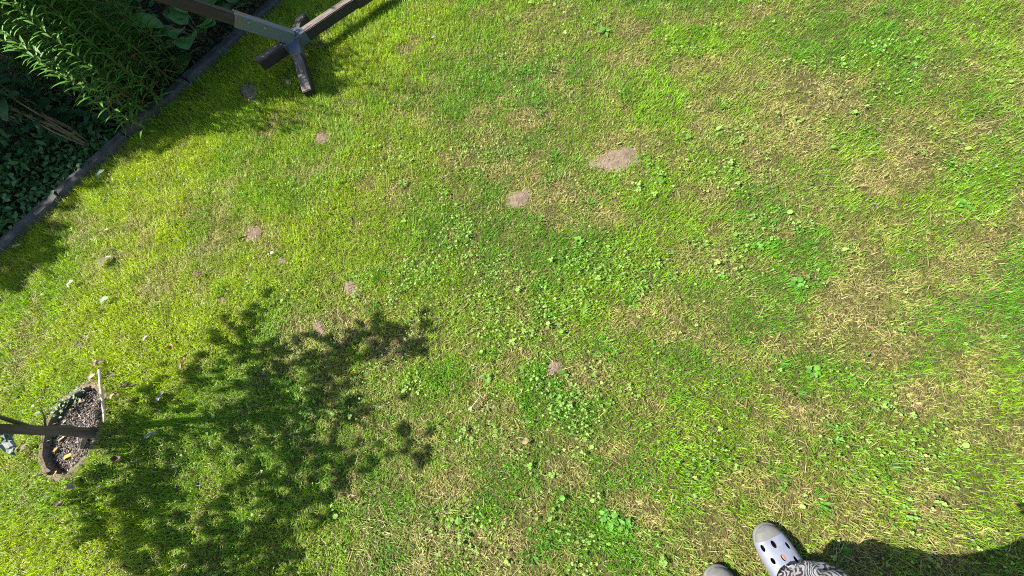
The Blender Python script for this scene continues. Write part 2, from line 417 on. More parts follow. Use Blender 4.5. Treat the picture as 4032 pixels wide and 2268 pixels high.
# bare earth showing in the lawn
def build_patches():
    for q_, (p0, inv, a, b) in enumerate(E_BARE):
        if q_ not in MESHED: continue
        a, b = a * .95, b * .95
        v = [(p0[0], p0[1], .010)]; f = []; n = 26
        for j, k in enumerate((.35, .7, 1.0, 1.25)):
            for i in range(n):
                t = 2 * math.pi * i / n
                w = 1 + 1.1 * (float(nzB.fbm(p0[0] * 9 + math.cos(t) * .8, p0[1] * 9 + math.sin(t) * .8, 2.2, 3)) - .5)
                q = p0 + (a * math.cos(t) + b * math.sin(t)) * k * w
                v.append((q[0], q[1], [.009, .008, .004, .001][j] + rng.uniform(-.001, .0025)))
        for i in range(n): f.append((0, 1 + i, 1 + (i + 1) % n))
        for j in range(3):
            for i in range(n): x = 1 + j * n + i; y = 1 + j * n + (i + 1) % n; f.append((x, x + n, y + n, y))
        me = bpy.data.meshes.new('soil_patch'); me.from_pydata(v, [], f); me.polygons.foreach_set('use_smooth', [True] * len(f)); me.update()
        bm = bmesh.new(); bm.from_mesh(me); bmesh.ops.recalc_face_normals(bm, faces=bm.faces)
        if sum(fc.normal.z for fc in bm.faces) < 0: bmesh.ops.reverse_faces(bm, faces=bm.faces)
        bm.to_mesh(me); bm.free()
        link('soil_patch', me, MAT['drysoil'], kind='structure')
build_patches()

# ------------------------------------------------------------------ the person's feet (the grass stays out of the shoes)
def shoe_frame(toe_px, z, heel_dir):
    t = P(*toe_px, z); return np.array([t[0], t[1]]), heel_dir / np.linalg.norm(heel_dir)
FOOT_DIR = np.array([0.40, -0.92]); FOOT_DIR /= np.linalg.norm(FOOT_DIR)       # from toe to heel
TOE_R = P(3000, 2070, .03)[:2]; TOE_L = P(2806, 2236, .03)[:2]
SHOE_L = 0.285
def near_shoe(x, y):
    r = np.zeros(np.shape(x), bool)
    for t in (TOE_R, TOE_L):
        u = (x - t[0]) * FOOT_DIR[0] + (y - t[1]) * FOOT_DIR[1]
        v = (x - t[0]) * -FOOT_DIR[1] + (y - t[1]) * FOOT_DIR[0]
        r |= (u > .0) & (u < SHOE_L) & (np.abs(v) < .046)
    return r

# ------------------------------------------------------------------ grass
def dryness(x, y):
    return np.clip(0.13 + 0.55 * field(x, y, E_DRY, .8) + 1.2 * (nzA.fbm(x, y, 2.6, 5) - .5) + 1.2 * (nzD.fbm(x, y, 9, 3) - .5)
                   - 0.45 * field(x, y, E_LUSH, .5) + 0.24 * sstep(-1.5, .3, x) - 0.14 * sstep(.9, 2.2, y) * (1 - sstep(.4, 1.6, x)), 0, 1)

def make_blades(x, y, length, width, lean, az, bend, col):
    n = len(x); L = length
    dx, dy = np.cos(az), np.sin(az); px, py = -dy, dx
    s1, c1 = np.sin(lean), np.cos(lean); s2, c2 = np.sin(lean + bend), np.cos(lean + bend)
    z0 = np.full(n, -.002)
    mx, my, mz = x + dx * s1 * L * .5, y + dy * s1 * L * .5, z0 + c1 * L * .5
    tx, ty, tz = mx + dx * s2 * L * .5, my + dy * s2 * L * .5, np.maximum(mz + c2 * L * .5, .003)
    w0, w1 = width * .5, width * .46
    V = np.empty((n, 5, 3), np.float32)
    V[:, 0] = np.c_[x - px * w0, y - py * w0, z0]; V[:, 1] = np.c_[x + px * w0, y + py * w0, z0]
    V[:, 2] = np.c_[mx - px * w1, my - py * w1, mz]; V[:, 3] = np.c_[mx + px * w1, my + py * w1, mz]
    V[:, 4] = np.c_[tx, ty, tz]
    T = np.array([[0, 1, 3], [0, 3, 2], [2, 3, 4]], np.int32)[None] + (np.arange(n, dtype=np.int32) * 5)[:, None, None]
    return V.reshape(-1, 3), T.reshape(-1, 3), np.repeat(col, 5, axis=0)

G_LUSH = np.array([.085, .27, .012]); G_YEL = np.array([.25, .40, .012]); G_OLIVE = np.array([.29, .305, .06])
G_STRAW = np.array([.50, .41, .19]); G_BROWN = np.array([.28, .19, .09])

def build_grass(density=41000, outside=4500):
    x0, x1, y0, y1 = -4.9, 4.2, -2.6, 5.4
    N = int((x1 - x0) * (y1 - y0) * density)
    x = rng.uniform(x0, x1, N); y = rng.uniform(y0, y1, N)
    u, v, dep = proj(np.c_[x, y, np.zeros(N)])
    inf = (dep > 0) & (u > -160) & (u < 4190) & (v > -160) & (v < 2430)
    keep = inf | (rng.random(N) < outside / density)
    keep &= lawn_side(x, y) > KW * .5 - .012 + .02 * (rng.random(N) - .3)
    keep &= ~in_poly(x, y, PITC + (PIT - PITC) * (1.05 + .0)) & ~(in_poly(x, y, PITC + (PIT - PITC) * 1.17) & (rng.random(N) < .75))
    keep &= ~near_shoe(x, y)
    x, y, inf = x[keep], y[keep], inf[keep]
    bare = field(x, y, E_BARE, .35)
    thin = nzB.fbm(x, y, 5, 4)
    dry = dryness(x, y)
    keep = rng.random(len(x)) > np.maximum(bare * .9, .45 * sstep(.55, .75, thin) * sstep(.25, .6, dry) + .55 * sstep(.56, .70, nzA.fbm(x + 9, y, 26, 2)) * (.35 + .65 * sstep(-2, -.4, x)))
    x, y, inf, bare, dry = x[keep], y[keep], inf[keep], bare[keep], dry[keep]
    n = len(x)
    lush = field(x, y, E_LUSH, .5)
    lf = nzC.fbm(x, y, 3.1, 4)
    back = sstep(.2, -1.8, x + .25 * (1.5 - y))                               # towards the bed the lawn is longer and softer; also weights the painted backlight
    L = (.0185 + .011 * lf + .013 * back + .006 * lush) * rng.uniform(.55, 1.35, n) * (1 - .25 * bare)
    edge = sstep(.12, .0, lawn_side(x, y) - KW * .5)
    L *= 1 + .35 * edge
    W = rng.uniform(.0013, .0027, n) * np.where(rng.random(n) < .06, 1.5, 1) * np.where(inf, 1, 2.0)
    lean = np.abs(rng.normal(.0, .6, n)) + .25 + .25 * dry; lean = np.clip(lean, 0, 1.45)
    flow = 2 * math.pi * nzD.fbm(x, y, 1.3, 3) * 2
    az = np.where(rng.random(n) < .18, flow + rng.normal(0, .6, n), rng.uniform(0, 2 * math.pi, n))
    bend = rng.uniform(.0, .75, n)
    # colour of each blade: fresh, yellowing, straw or brown, plus painted backlight towards the bed
    k = rng.random(n); d = np.clip(dry + rng.normal(0, .16, n), 0, 1)
    hue = nzA.fbm(x + 30, y, 2.2, 4)
    t = np.clip(sstep(.32, .68, hue) * .55 + .42 * back + rng.normal(0, .18, n) + .1, 0, 1)[:, None]
    yel_backlit = G_YEL * (1 - back[:, None]) + np.array([.36, .45, .008]) * back[:, None]  # glow of backlit blades on the sunward side, put into their colour
    col = G_LUSH * (1 - t) + yel_backlit * t
    o = (sstep(.15, .6, d) * .75)[:, None]; col = col * (1 - o) + G_OLIVE * o
    straw = (k < .035 + .5 * d ** 1.4)[:, None]; col = np.where(straw, G_STRAW * rng.uniform(.65, 1.1, (n, 1)), col)
    brown = (k > 1 - .03 - .24 * d ** 1.3)[:, None]; col = np.where(brown, G_BROWN * rng.uniform(.6, 1.2, (n, 1)), col)
    col = np.where((bare > .4)[:, None] & (rng.random(n) < .6)[:, None], G_STRAW * rng.uniform(.5, 1, (n, 1)), col)
    col = col * rng.uniform(.72, 1.28, (n, 1))
    lean = np.where(straw[:, 0] | brown[:, 0], np.clip(lean + .45, 0, 1.5), lean)
    # coarser tufts that stand out of the mown turf
    nt = 420; tx, ty = rng.uniform(-3.6, 2.6, nt), rng.uniform(-1.0, 3.2, nt); q = 26
    ok = (lawn_side(tx, ty) > .12) & ~in_poly(tx, ty, PITC + (PIT - PITC) * 1.25) & ~near_shoe(tx, ty) & (nzB.fbm(tx, ty, 2.4, 3) > .42); tx, ty = tx[ok], ty[ok]; nt = len(tx)
    rad = np.repeat(rng.uniform(.008, .03, nt), q); ca = rng.uniform(0, 6.283, nt * q); rr = rad * np.sqrt(rng.random(nt * q))
    bx, by = np.repeat(tx, q) + rr * np.cos(ca), np.repeat(ty, q) + rr * np.sin(ca)
    bk = ~near_shoe(bx, by)
    tc_ = np.repeat(np.where((rng.random(nt) < .7)[:, None], np.array([.07, .22, .014]), np.array([.17, .30, .03])), q, axis=0) * rng.uniform(.75, 1.25, (nt * q, 1))
    x = np.r_[x, bx[bk]]; y = np.r_[y, by[bk]]; L = np.r_[L, rng.uniform(.03, .055, nt * q)[bk]]; W = np.r_[W, rng.uniform(.0022, .0040, nt * q)[bk]]
    lean = np.r_[lean, rng.uniform(.35, 1.25, nt * q)[bk]]; az = np.r_[az, (ca + rng.normal(0, .5, nt * q))[bk]]; bend = np.r_[bend, rng.uniform(.1, .7, nt * q)[bk]]; col = np.r_[col, tc_[bk]]
    V, T, Cc = make_blades(x, y, L, W, lean, az, bend, col)
    link('grass', np_mesh('grass', V, T, Cc), MAT['grass'], kind='stuff', label='sunlit mown lawn grass with yellowed and dry patches', category='grass')
    # dry clippings lying flat
    m = 26000
    x = rng.uniform(x0 + 1, x1 - 1, m * 3); y = rng.uniform(y0 + 1, y1 - 1, m * 3)
    w = dryness(x, y) * .55 + field(x, y, E_BARE, .5) * .9
    kk = (rng.random(len(x)) < w) & (lawn_side(x, y) > .06) & ~in_poly(x, y, PIT) & ~near_shoe(x, y)
    x, y = x[kk], y[kk]; n = len(x)
    V, T, Cc = make_blades(x, y, rng.uniform(.02, .055, n), rng.uniform(.0012, .0026, n), rng.uniform(1.25, 1.5, n), rng.uniform(0, 6.28, n), rng.uniform(-.1, .25, n),
                           np.where((rng.random(n) < .65)[:, None], G_STRAW, G_BROWN) * rng.uniform(.55, 1.15, (n, 1)))
    V[:, 2] += np.repeat(rng.uniform(.002, .016, n), 5)
    link('dry_clippings', np_mesh('dry_clippings', V, T, Cc), MAT['grass'], kind='stuff', label='dry straw clippings lying flat in the lawn', category='clippings')
build_grass()

def build_clover():
    """small round and three-fold leaves spread flat between the blades"""
    m = 420000
    x = rng.uniform(-4.3, 3.2, m); y = rng.uniform(-1.6, 3.6, m)
    lush = field(x, y, E_LUSH, .6); nn = nzB.fbm(x + 50, y, 4.5, 4)
    mid = sstep(-2.0, -.6, x) * (1 - .75 * sstep(.7, 1.9, y))
    w = (.40 * lush * sstep(.40, .58, nn) + .34 * sstep(.52, .66, nn) * (.12 + .88 * mid)) * (.3 + .7 * sstep(.45, .6, nzD.fbm(x, y + 70, 16, 2))) + .012
    k = (rng.random(m) < np.minimum(w * 1.0, .5)) & (lawn_side(x, y) > .09) & ~in_poly(x, y, PITC + (PIT - PITC) * 1.1) & ~near_shoe(x, y) & (field(x, y, E_BARE, .4) < .3)
    x, y = x[k], y[k]; n = len(x)
    rl = np.random.default_rng(8)
    size = rl.uniform(.0018, .0036, n) * np.where(rl.random(n) < .03, 2.2, 1)
    z = rl.uniform(.010, .030, n)
    nl = np.where(rl.random(n) < .35, 3, 1)
    V = []; T = []; Cc = []; b = 0
    ang6 = np.linspace(0, 2 * math.pi, 7)[:-1]
    tilt = rl.normal(0, .33, (n, 2)); a0 = rl.uniform(0, 6.28, n); tint = rl.random(n)
    for i in range(n):
        c = np.array([.10, .25, .025]) * (1 - tint[i]) + np.array([.26, .40, .09]) * tint[i]
        for j in range(nl[i]):
            a = a0[i] + j * 2.09; s = size[i] * (1 if nl[i] == 3 else 1.35)
            cx_, cy_ = x[i] + (math.cos(a) * s * 1.05 if nl[i] == 3 else 0), y[i] + (math.sin(a) * s * 1.05 if nl[i] == 3 else 0)
            px_ = np.cos(ang6) * s; py_ = np.sin(ang6) * s * .92
            zz = z[i] + tilt[i, 0] * (px_ + cx_ - x[i]) + tilt[i, 1] * (py_ + cy_ - y[i]) + .18 * np.abs(py_)
            V.append(np.c_[cx_ + px_, cy_ + py_, zz]); V.append([[cx_, cy_, z[i] + tilt[i, 0] * (cx_ - x[i]) + tilt[i, 1] * (cy_ - y[i]) - .0005]])
            for q in range(6): T.append((b + q, b + (q + 1) % 6, b + 6))
            b += 7; Cc.append(np.tile(c, (7, 1)))
    link('clover', np_mesh('clover', np.concatenate(V), T, np.concatenate(Cc)), MAT['clover'], kind='stuff', label='patches of low clover and round-leaved weeds in the lawn', category='clover')
build_clover()


# ------------------------------------------------------------------ hammock stand
def beam_mesh(name, a, b, w, h, up=(0, 0, 1), bev=.004):
    """squared timber from a to b (axis points); returns mesh in a local frame and its matrix"""
    a, b = np.asarray(a, float), np.asarray(b, float); d = b - a; L = np.linalg.norm(d); d /= L
    up = np.asarray(up, float); s = np.cross(up, d); s /= np.linalg.norm(s); u = np.cross(d, s)
    bm = bmesh.new(); bmesh.ops.create_cube(bm, size=1); bmesh.ops.scale(bm, vec=(L, w, h), verts=bm.verts)
    bmesh.ops.bevel(bm, geom=list(bm.edges), offset=bev, segments=2, affect='EDGES')
    me = bpy.data.meshes.new(name); bm.to_mesh(me); bm.free()
    Mx = Matrix(((d[0], s[0], u[0], 0), (d[1], s[1], u[1], 0), (d[2], s[2], u[2], 0), (0, 0, 0, 1))); Mx.translation = Vector((a + b) / 2)
    return me, Mx

def build_stand():
    zt = .135; S = .058                                    # top of the long beam, timber size
    e0, e1 = P(1017, 246, zt), P(1386, 0, zt)
    d = e1 - e0; d /= np.linalg.norm(d); side = np.array([-d[1], d[0], 0])      # away from the camera
    zc = zt - S / 2
    A0 = e0 + side * S / 2; A0[2] = zc
    j = P(1158, 160, zt); tj = float(np.dot(j - e0, d))                         # where arm and feet meet the beam
    J = A0 + d * tj
    root = empty('hammock_stand', (J[0], J[1], 0), label='dark brown wooden hammock stand with grey steel joint on the lawn', category='hammock stand')
    inv = Matrix.Translation(-Vector((J[0], J[1], 0)))
    def put(name, a, b, w, h, mat, up=(0, 0, 1), bev=.004, parent=root, **props):
        me, Mx = beam_mesh(name, a, b, w, h, up, bev); o = link(name, me, mat, parent, **props)
        o.matrix_local = (inv @ Mx) if parent is root else (parent_m.inverted() @ inv @ Mx)
        return o
    LEN = 2.6
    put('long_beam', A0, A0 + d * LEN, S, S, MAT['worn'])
    # arm: rises outwards from the joint over the bed
    ad = np.array([-.574, -.379, .725])
    arm_base = J + np.array([0, 0, S * .55]) + ad * .02
    put('arm', arm_base + ad * .12, arm_base + ad * 1.05, S, S, MAT['stain'], up=np.cross(ad, side))
    # feet slope down to the grass on both sides
    fn, ff = P(1209, 356, .055), P(1187, 58, .055)
    for tip in (fn, ff):
        top = J + np.array([0, 0, -.004]); fd = tip - top; fd[2] = .030 - top[2]; n = fd / np.linalg.norm(fd)
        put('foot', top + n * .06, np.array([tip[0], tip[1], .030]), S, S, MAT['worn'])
    # steel joint: sleeves round each timber, welded together
    parent_m = None
    mb = MB(); t = S / 2 + .0035
    def sleeve(a, b, up=(0, 0, 1), k=t):
        a, b = np.asarray(a), np.asarray(b); dd = b - a; L = np.linalg.norm(dd); dd = dd / L
        s = np.cross(up, dd); s /= np.linalg.norm(s); u = np.cross(dd, s)
        mb.box((a + b) / 2, dd * L / 2, s * k, u * k)
    sleeve(J - d * .07, J + d * .085)
    for tip in (fn, ff):
        top = J + np.array([0, 0, -.004]); fd = tip - top; fd[2] = .030 - top[2]; n = fd / np.linalg.norm(fd)
        sleeve(top, top + n * .125, k=t + .0015)
    sleeve(arm_base - ad * .03, arm_base + ad * .27, up=np.cross(ad, side), k=t + .003)
    for i in range(len(mb.v)): mb.v[i] = tuple(np.asarray(mb.v[i]) - np.array([J[0], J[1], 0]))
    bk = mb.build('joint_bracket', MAT['steel'], root, False, label='grey steel joint with rust stains')
    bv = bk.modifiers.new('bevel', 'BEVEL'); bv.width = .003; bv.segments = 2
    for kx in (.13, .21):
        b = MB(); c = arm_base + ad * kx - side * (t + .003); u = np.cross(ad, side)
        c = c + u * -.014
        b.tube([c - side * -.002 - np.array([J[0], J[1], 0]), c - side * .007 - np.array([J[0], J[1], 0])], [.009, .007], 6)
        b.build('bolt', MAT['wire'], bk, False)
    # the second pair of feet at the far end, so that the stand stands
    J2 = A0 + d * (LEN - .35)
    for sg in (-1, 1):
        n = np.array([*(sg * side[:2]), 0]); top = J2 + np.array([0, 0, -.004]); tip = top + n * .32; tip[2] = .030
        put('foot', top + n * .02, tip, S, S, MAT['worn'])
    a2 = d * .68 + np.array([0, 0, .73])
    put('arm', J2 + np.array([0, 0, S * .55]) + a2 * .02, J2 + np.array([0, 0, S * .55]) + a2 * 1.05, S, S, MAT['stain'], up=np.cross(a2, side))
    # a dark steel collar a little way along the beam
    q = P(1418, 8, zt); tq = float(np.dot(q - e0, d)); c = A0 + d * tq
    put('collar', c - d * .01, c + d * .14, S + .012, S + .012, MAT['stain'])
    return J, d, side, ad
STAND = build_stand()

# ------------------------------------------------------------------ the sapling in its pit
def leaf_cluster(mb, c, n, spread, L, W, cols, prof=OVAL, updir=None):
    for i in range(n):
        o = rng.normal(size=3); o /= np.linalg.norm(o); p = c + o * spread * rng.random() ** .5
        dv = o + np.array([0, 0, -.15]) + rng.normal(size=3) * .35
        nr = np.array([0, 0, 1]) + rng.normal(size=3) * .55
        l = L * rng.uniform(.7, 1.25)
        mb.leaf(p, dv, nr, l, W * l / L, prof, .2, .35, 0, 4, jit(cols[rng.integers(len(cols))], .25))

def build_sapling():
    b = P(362, 1706, .0)
    root = empty('sapling', (b[0], b[1], 0), label='young fruit tree with thin brown trunk growing in the round pit', category='tree')
    top = np.array([-.05, .03, 1.5])
    pts = [np.array([.002, .0, -.06]), np.array([0, 0, .0]), np.array([-.006, .004, .05]), np.array([.0, .012, .10]), np.array([.004, .008, .16]), np.array([-.004, .012, .24]), np.array([-.02, .02, .45]), np.array([-.03, .02, .8]), np.array([-.05, .03, 1.15]), top]
    rad = [.026, .0245, .021, .0225, .0185, .018, .016, .013, .009, .004]
    t = MB(); t.tube(pts, rad, 12); t.build('trunk', MAT['bark'], root)
    br = MB(); cl = MB()
    cols = [(.05, .12, .02), (.07, .15, .025), (.04, .10, .022)]
    def branch(p0, p1, r0, tw=5):
        mid = (p0 + p1) / 2 + rng.normal(size=3) * .04; br.tube([p0, mid, p1], [r0, r0 * .7, r0 * .35], 6)
        for k in range(tw):
            q = p0 + (p1 - p0) * (.35 + .65 * (k + rng.random()) / tw); e = q + rng.normal(size=3) * np.array([.10, .10, .07])
            br.tube([q, e], [r0 * .4, .0015], 4)
            leaf_cluster(cl, e, 8, .07, .075, .045, cols)
    shade = np.array([(350, 900), (400, 940), (470, 900), (560, 830), (600, 800), (660, 755), (690, 790), (640, 850), (700, 880), (760, 885), (850, 850), (900, 830), (1000, 800), (1090, 850), (1000, 890),
                      (920, 905), (880, 960), (900, 1010), (860, 1040), (790, 1010), (740, 1060), (790, 1130), (860, 1120), (960, 1080), (1060, 1110), (1000, 1160), (880, 1160), (900, 1200),
                      (830, 1260), (760, 1310), (720, 1350), (740, 1470), (360, 1470), (350, 1380), (250, 1350), (200, 1290), (220, 1220), (300, 1190), (330, 1150), (250, 1110), (300, 1060), (280, 1000), (340, 1000), (380, 960)], float)
    lit = [(470, 1100, 40), (520, 1050, 34), (425, 1145, 28), (480, 1010, 24), (610, 985, 26), (350, 1300, 30), (680, 1235, 34), (560, 1265, 26), (430, 1335, 30), (560, 1130, 26), (660, 1150, 22), (500, 1230, 26), (640, 1330, 26), (400, 1050, 18), (560, 930, 14), (720, 930, 16), (600, 1200, 22), (520, 1315, 20), (300, 1245, 16), (470, 1400, 24), (610, 1415, 24), (700, 1095, 20), (640, 1060, 14), (340, 1430, 20), (790, 1200, 18), (560, 1020, 12), (430, 1240, 16)]
    cot = 1 / math.tan(R_(SUN_EL)); sh = np.array([math.cos(R_(SHADOW_AZ)), math.sin(R_(SHADOW_AZ))]) * cot
    tz = [p[2] for p in pts]; done = 0
    for tries in range(3000):
        u, v = rng.uniform(190, 1090), rng.uniform(760, 1465)
        if not in_poly(np.array([u]), np.array([v]), shade)[0] or any((u - a) ** 2 + (v - c) ** 2 < (r + 13) ** 2 for a, c, r in lit): continue
        if rng.random() > (.8 if u > 800 else 1.0): continue
        g = P(u * K, v * K)[:2]
        z = np.clip((g[0] - b[0] - rng.uniform(-.16, .22)) / sh[0], .40, 1.35)
        c = np.array([*(g - sh * z), z])
        uu, vv, dd = proj(c + np.array([.05, 0, -.05]))
        if uu > -25 and -20 < vv < 2290: continue
        c = c - b
        ax = np.array([np.interp(max(z - .22, .3), tz, [p[0] for p in pts]), np.interp(max(z - .22, .3), tz, [p[1] for p in pts]), max(z - .22, .3)])
        if done % 4 == 0:
            mid = (ax + c) / 2 + np.array([0, 0, .03]); bb = MB(); bb.tube([ax, mid, c], [.006, .004, .0015], 5); bb.build('branch', MAT['bark'], root)
        else:
            o = rng.normal(size=3) * .05; br.tube([c + o, c], [.002, .0012], 4)
        leaf_cluster(cl, c, 5, .055, .062, .038, cols)
        done += 1
        if done > 225: break
    leaf_cluster(cl, top, 5, .06, .07, .04, cols)
    # low side shoot and the thin twig that show at the edge of the picture
    s0 = np.array([-.012, .012, .185]); s1 = P(0, 1642, .30) - b; bb = MB(); bb.tube([s0, s0 + (s1 - s0) * .5, s1, s1 + (s1 - s0) * 1.2], [.009, .008, .007, .004], 7); bb.build('branch', MAT['bark'], root)
    u0 = np.array([-.005, .014, .165]); u1 = P(158, 1602, .21) - b; br.tube([u0, (u0 + u1) / 2 + np.array([0, .004, -.004]), u1], [.0045, .003, .0012], 5)
    leaf_cluster(cl, s1 + (s1 - s0) * 1.2, 8, .06, .07, .042, cols)
    br.build('twigs', MAT['bark'], root, kind='stuff'); cl.build('crown', MAT['leaf'], root, kind='stuff')
    # withered leaf caught on the twig
    w = empty('withered_leaf', tuple(P(92, 1668, .19)), label='curled brown withered leaf hanging on the sapling trunk', category='leaf')
    m = MB(); e = P(70, 1690, .17) - P(100, 1655, .21); m.leaf(np.array([.0, 0, .015]), -np.array(e) * -1, (-.3, -.2, 1), .055, .034, OVAL, .5, .7, .3, 6, (.30, .17, .07)); m.build('blade', MAT['dead'], w)
    g = MB(); g.tube([np.array([.0, 0, .015]), np.array([.012, .012, .02])], .0009, 4); g.build('leaf_stalk', MAT['stem'], w)
    # weathered label tied to the trunk
    lc = P(30, 1740, .205)
    g = empty('plant_label', tuple(lc), label='crumpled grey-green plastic plant label tied to the sapling', category='plant label')
    m = MB(); rows, colsn = 6, 5; vs = []; fs = []; cc = []
    ex = P(60, 1722, .205) - P(2, 1706, .205); ey = P(30, 1795, .19) - P(20, 1706, .21)
    for r in range(rows):
        for k in range(colsn):
            q = ex * ((k / (colsn - 1) - .5) * .95) + ey * ((r / (rows - 1)) - .5); q[2] += .006 * math.sin(r * 2.1 + k * 1.3)
            vs.append(q); cc.append([(.20, .23, .22), (.13, .16, .16), (.10, .17, .13), (.25, .27, .26)][(r + (k > 2)) % 4])
    for r in range(rows - 1):
        for k in range(colsn - 1): a_ = r * colsn + k; fs.append((a_, a_ + 1, a_ + 1 + colsn, a_ + colsn))
    m.add(vs, fs, cc); o = m.build('card', MAT['any'], g, False); so = o.modifiers.new('t', 'SOLIDIFY'); so.thickness = .0012
    m = MB(); m.tube([-ey * .5, b + np.array([-.006, .01, .20]) - lc], .0012, 4); m.build('tie', MAT['stem'], g)
    return b
TREE = build_sapling()

# cane lying across the edge of the pit
def build_cane():
    a, b = P(391, 1456, .03), P(409, 1662, .03)
    m = MB(); ts = np.linspace(0, 1, 9); c = (a + b) / 2
    pts = [a + (b - a) * t + np.array([.004 * math.sin(t * 3.1), 0, .003 * math.sin(t * 5)]) - c for t in ts]
    m.tube(pts, [.0052 + .0008 * (i % 3 == 0) for i in range(9)], 8)
    o = m.build('garden_cane', MAT['cane'], None, label='thin pale garden cane lying beside the tree pit', category='cane'); o.location = tuple(c)
build_cane()

# ------------------------------------------------------------------ fallen leaves
LEAVES = [  # px, py (2576 wide), length m, width m, colour, curl, angle, label
    (262, 658, .085, .045, (.62, .68, .52), .9, 60, 'large crumpled pale green leaf, whitest one on the lawn'),
    (178, 714, .045, .028, (.55, .62, .45), .7, 55, 'pale leaf below the large crumpled white-green leaf'),
    (263, 754, .055, .032, (.28, .42, .20), .6, 30, 'green fallen leaf between the crumpled white leaf and the tree pit'),
    (267, 578, .024, .016, (.6, .66, .52), .3, 20, 'small pale leaf above the crumpled white-green leaf'),
    (240, 602, .016, .012, (.6, .66, .52), .3, 80, 'tiny pale leaf near the kerb above the crumpled leaf'),
    (495, 691, .038, .026, (.26, .15, .08), .8, 200, 'curled brown leaf alone in the bright grass mid left'),
    (684, 636, .022, .016, (.62, .64, .55), .3, 10, 'small white leaf left of the brown lawn scar'),
    (464, 912, .085, .024, (.36, .23, .15), .8, 62, 'long curled brown leaf at the upper edge of the tree shadow'),
    (430, 873, .045, .018, (.42, .27, .06), .8, -50, 'yellow-brown curled leaf above the long brown leaf'),
    (365, 850, .03, .016, (.55, .47, .33), .6, 60, 'small buff leaf upper left of the long brown leaf'),
    (239, 913, .04, .018, (.5, .40, .22), .6, -55, 'buff leaf touching the top end of the cane'),
    (253, 912, .038, .026, (.10, .06, .035), .9, 30, 'dark curled leaf at the top end of the cane'),
    (231, 948, .042, .026, (.5, .38, .28), .7, 45, 'pinkish buff leaf just left of the cane'),
    (283, 943, .036, .02, (.09, .06, .04), .8, 15, 'dark brown leaf right of the upper cane'),
    (312, 972, .030, .018, (.08, .05, .035), .8, 0, 'dark leaf further right of the cane, left one of two'),
    (335, 967, .024, .014, (.08, .05, .03), .8, 20, 'dark leaf further right of the cane, right one of two'),
    (281, 996, .028, .018, (.5, .42, .2), .6, 70, 'small yellowish leaf close to the right of the cane'),
    (294, 991, .026, .015, (.2, .11, .05), .8, 0, 'small brown leaf next to the yellowish leaf by the cane'),
    (402, 996, .05, .02, (.42, .40, .36), .5, 80, 'grey dry leaf lying in the tree shadow, upper one'),
    (377, 1095, .052, .02, (.42, .41, .36), .5, 25, 'grey dry leaf lying in the tree shadow beside the trunk shadow'),
    (294, 1155, .04, .034, (.17, .08, .05), .9, 40, 'dark red-brown crinkled leaf right of the pit'),
    (292, 1060, .02, .014, (.36, .22, .08), .5, 0, 'small orange-brown leaf at the foot of the cane'),
    (55, 1125, .05, .02, (.2, .14, .07), .6, 60, 'brown leaf scrap under the plant label'),
    (103, 1192, .03, .022, (.07, .045, .03), .9, 10, 'dark curled leaf below left of the pit'),
    (140, 1192, .03, .014, (.5, .36, .08), .6, 60, 'yellow leaf scrap just below the pit rim'),
    (178, 1224, .046, .028, (.52, .4, .28), .6, -10, 'tan leaf lying below the pit'),
    (150, 1268, .034, .024, (.24, .14, .09), .9, 20, 'brown curled leaf near the lower left of the lawn'),
    (165, 1222, .02, .012, (.42, .33, .1), .5, 70, 'tiny yellow scrap beside the tan leaf'),
    (94, 1040, .026, .017, (.2, .28, .18), .3, 10, 'pale green oval leaf left above the pit'),
    (82, 1022, .018, .015, (.34, .38, .28), .3, 0, 'pale round leaf left of the oval green leaf'),
    (197, 868, .026, .016, (.09, .055, .035), .8, 20, 'dark leaf in the bright grass above the cane'),
    (40, 620, .05, .03, (.42, .52, .38), .5, 30, 'pale leaf lying against the kerb at the far left'),
    (252, 437, .075, .034, (.12, .24, .12), .6, 55, 'green leaf lying over the lawn edge of the kerb'),
    (1090, 92, .03, .014, (.5, .48, .35), .5, 20, 'small dry scrap right of the hammock stand'),
    (637, 8, .06, .024, (.22, .12, .07), .9, 40, 'brown leaf in the grass behind the hammock joint'),
    (1322, 1110, .03, .018, (.45, .36, .2), .5, 20, 'small tan leaf in the lower middle of the lawn'),
]
def fallen(px, py, L, W, col, curl, ang, label, z=.030, grp=None):
    p = P(px * K, py * K, z)
    o = empty('fallen_leaf', tuple(p), label=label, category='leaf')
    if grp: o['group'] = grp
    a = R_(ang); dv = np.array([math.cos(a), math.sin(a), rng.uniform(-.1, .25)]); nr = np.array([rng.normal() * .35, rng.normal() * .35, 1])
    m = MB(); m.leaf(-dv * L * .5, dv, nr, L, W, OVAL, .25 + .5 * curl, .25 - .6 * curl * rng.random(), .55 * curl, 8, jit(tuple(c * .62 for c in col), .1)); m.build('blade', MAT['dead'], o)
    s = MB(); s.tube([-dv * L * .5, -dv * L * .72 + np.array([0, 0, .003])], .0008, 4); s.build('leaf_stalk', MAT['stem'], o)
for L_ in LEAVES: fallen(*L_)
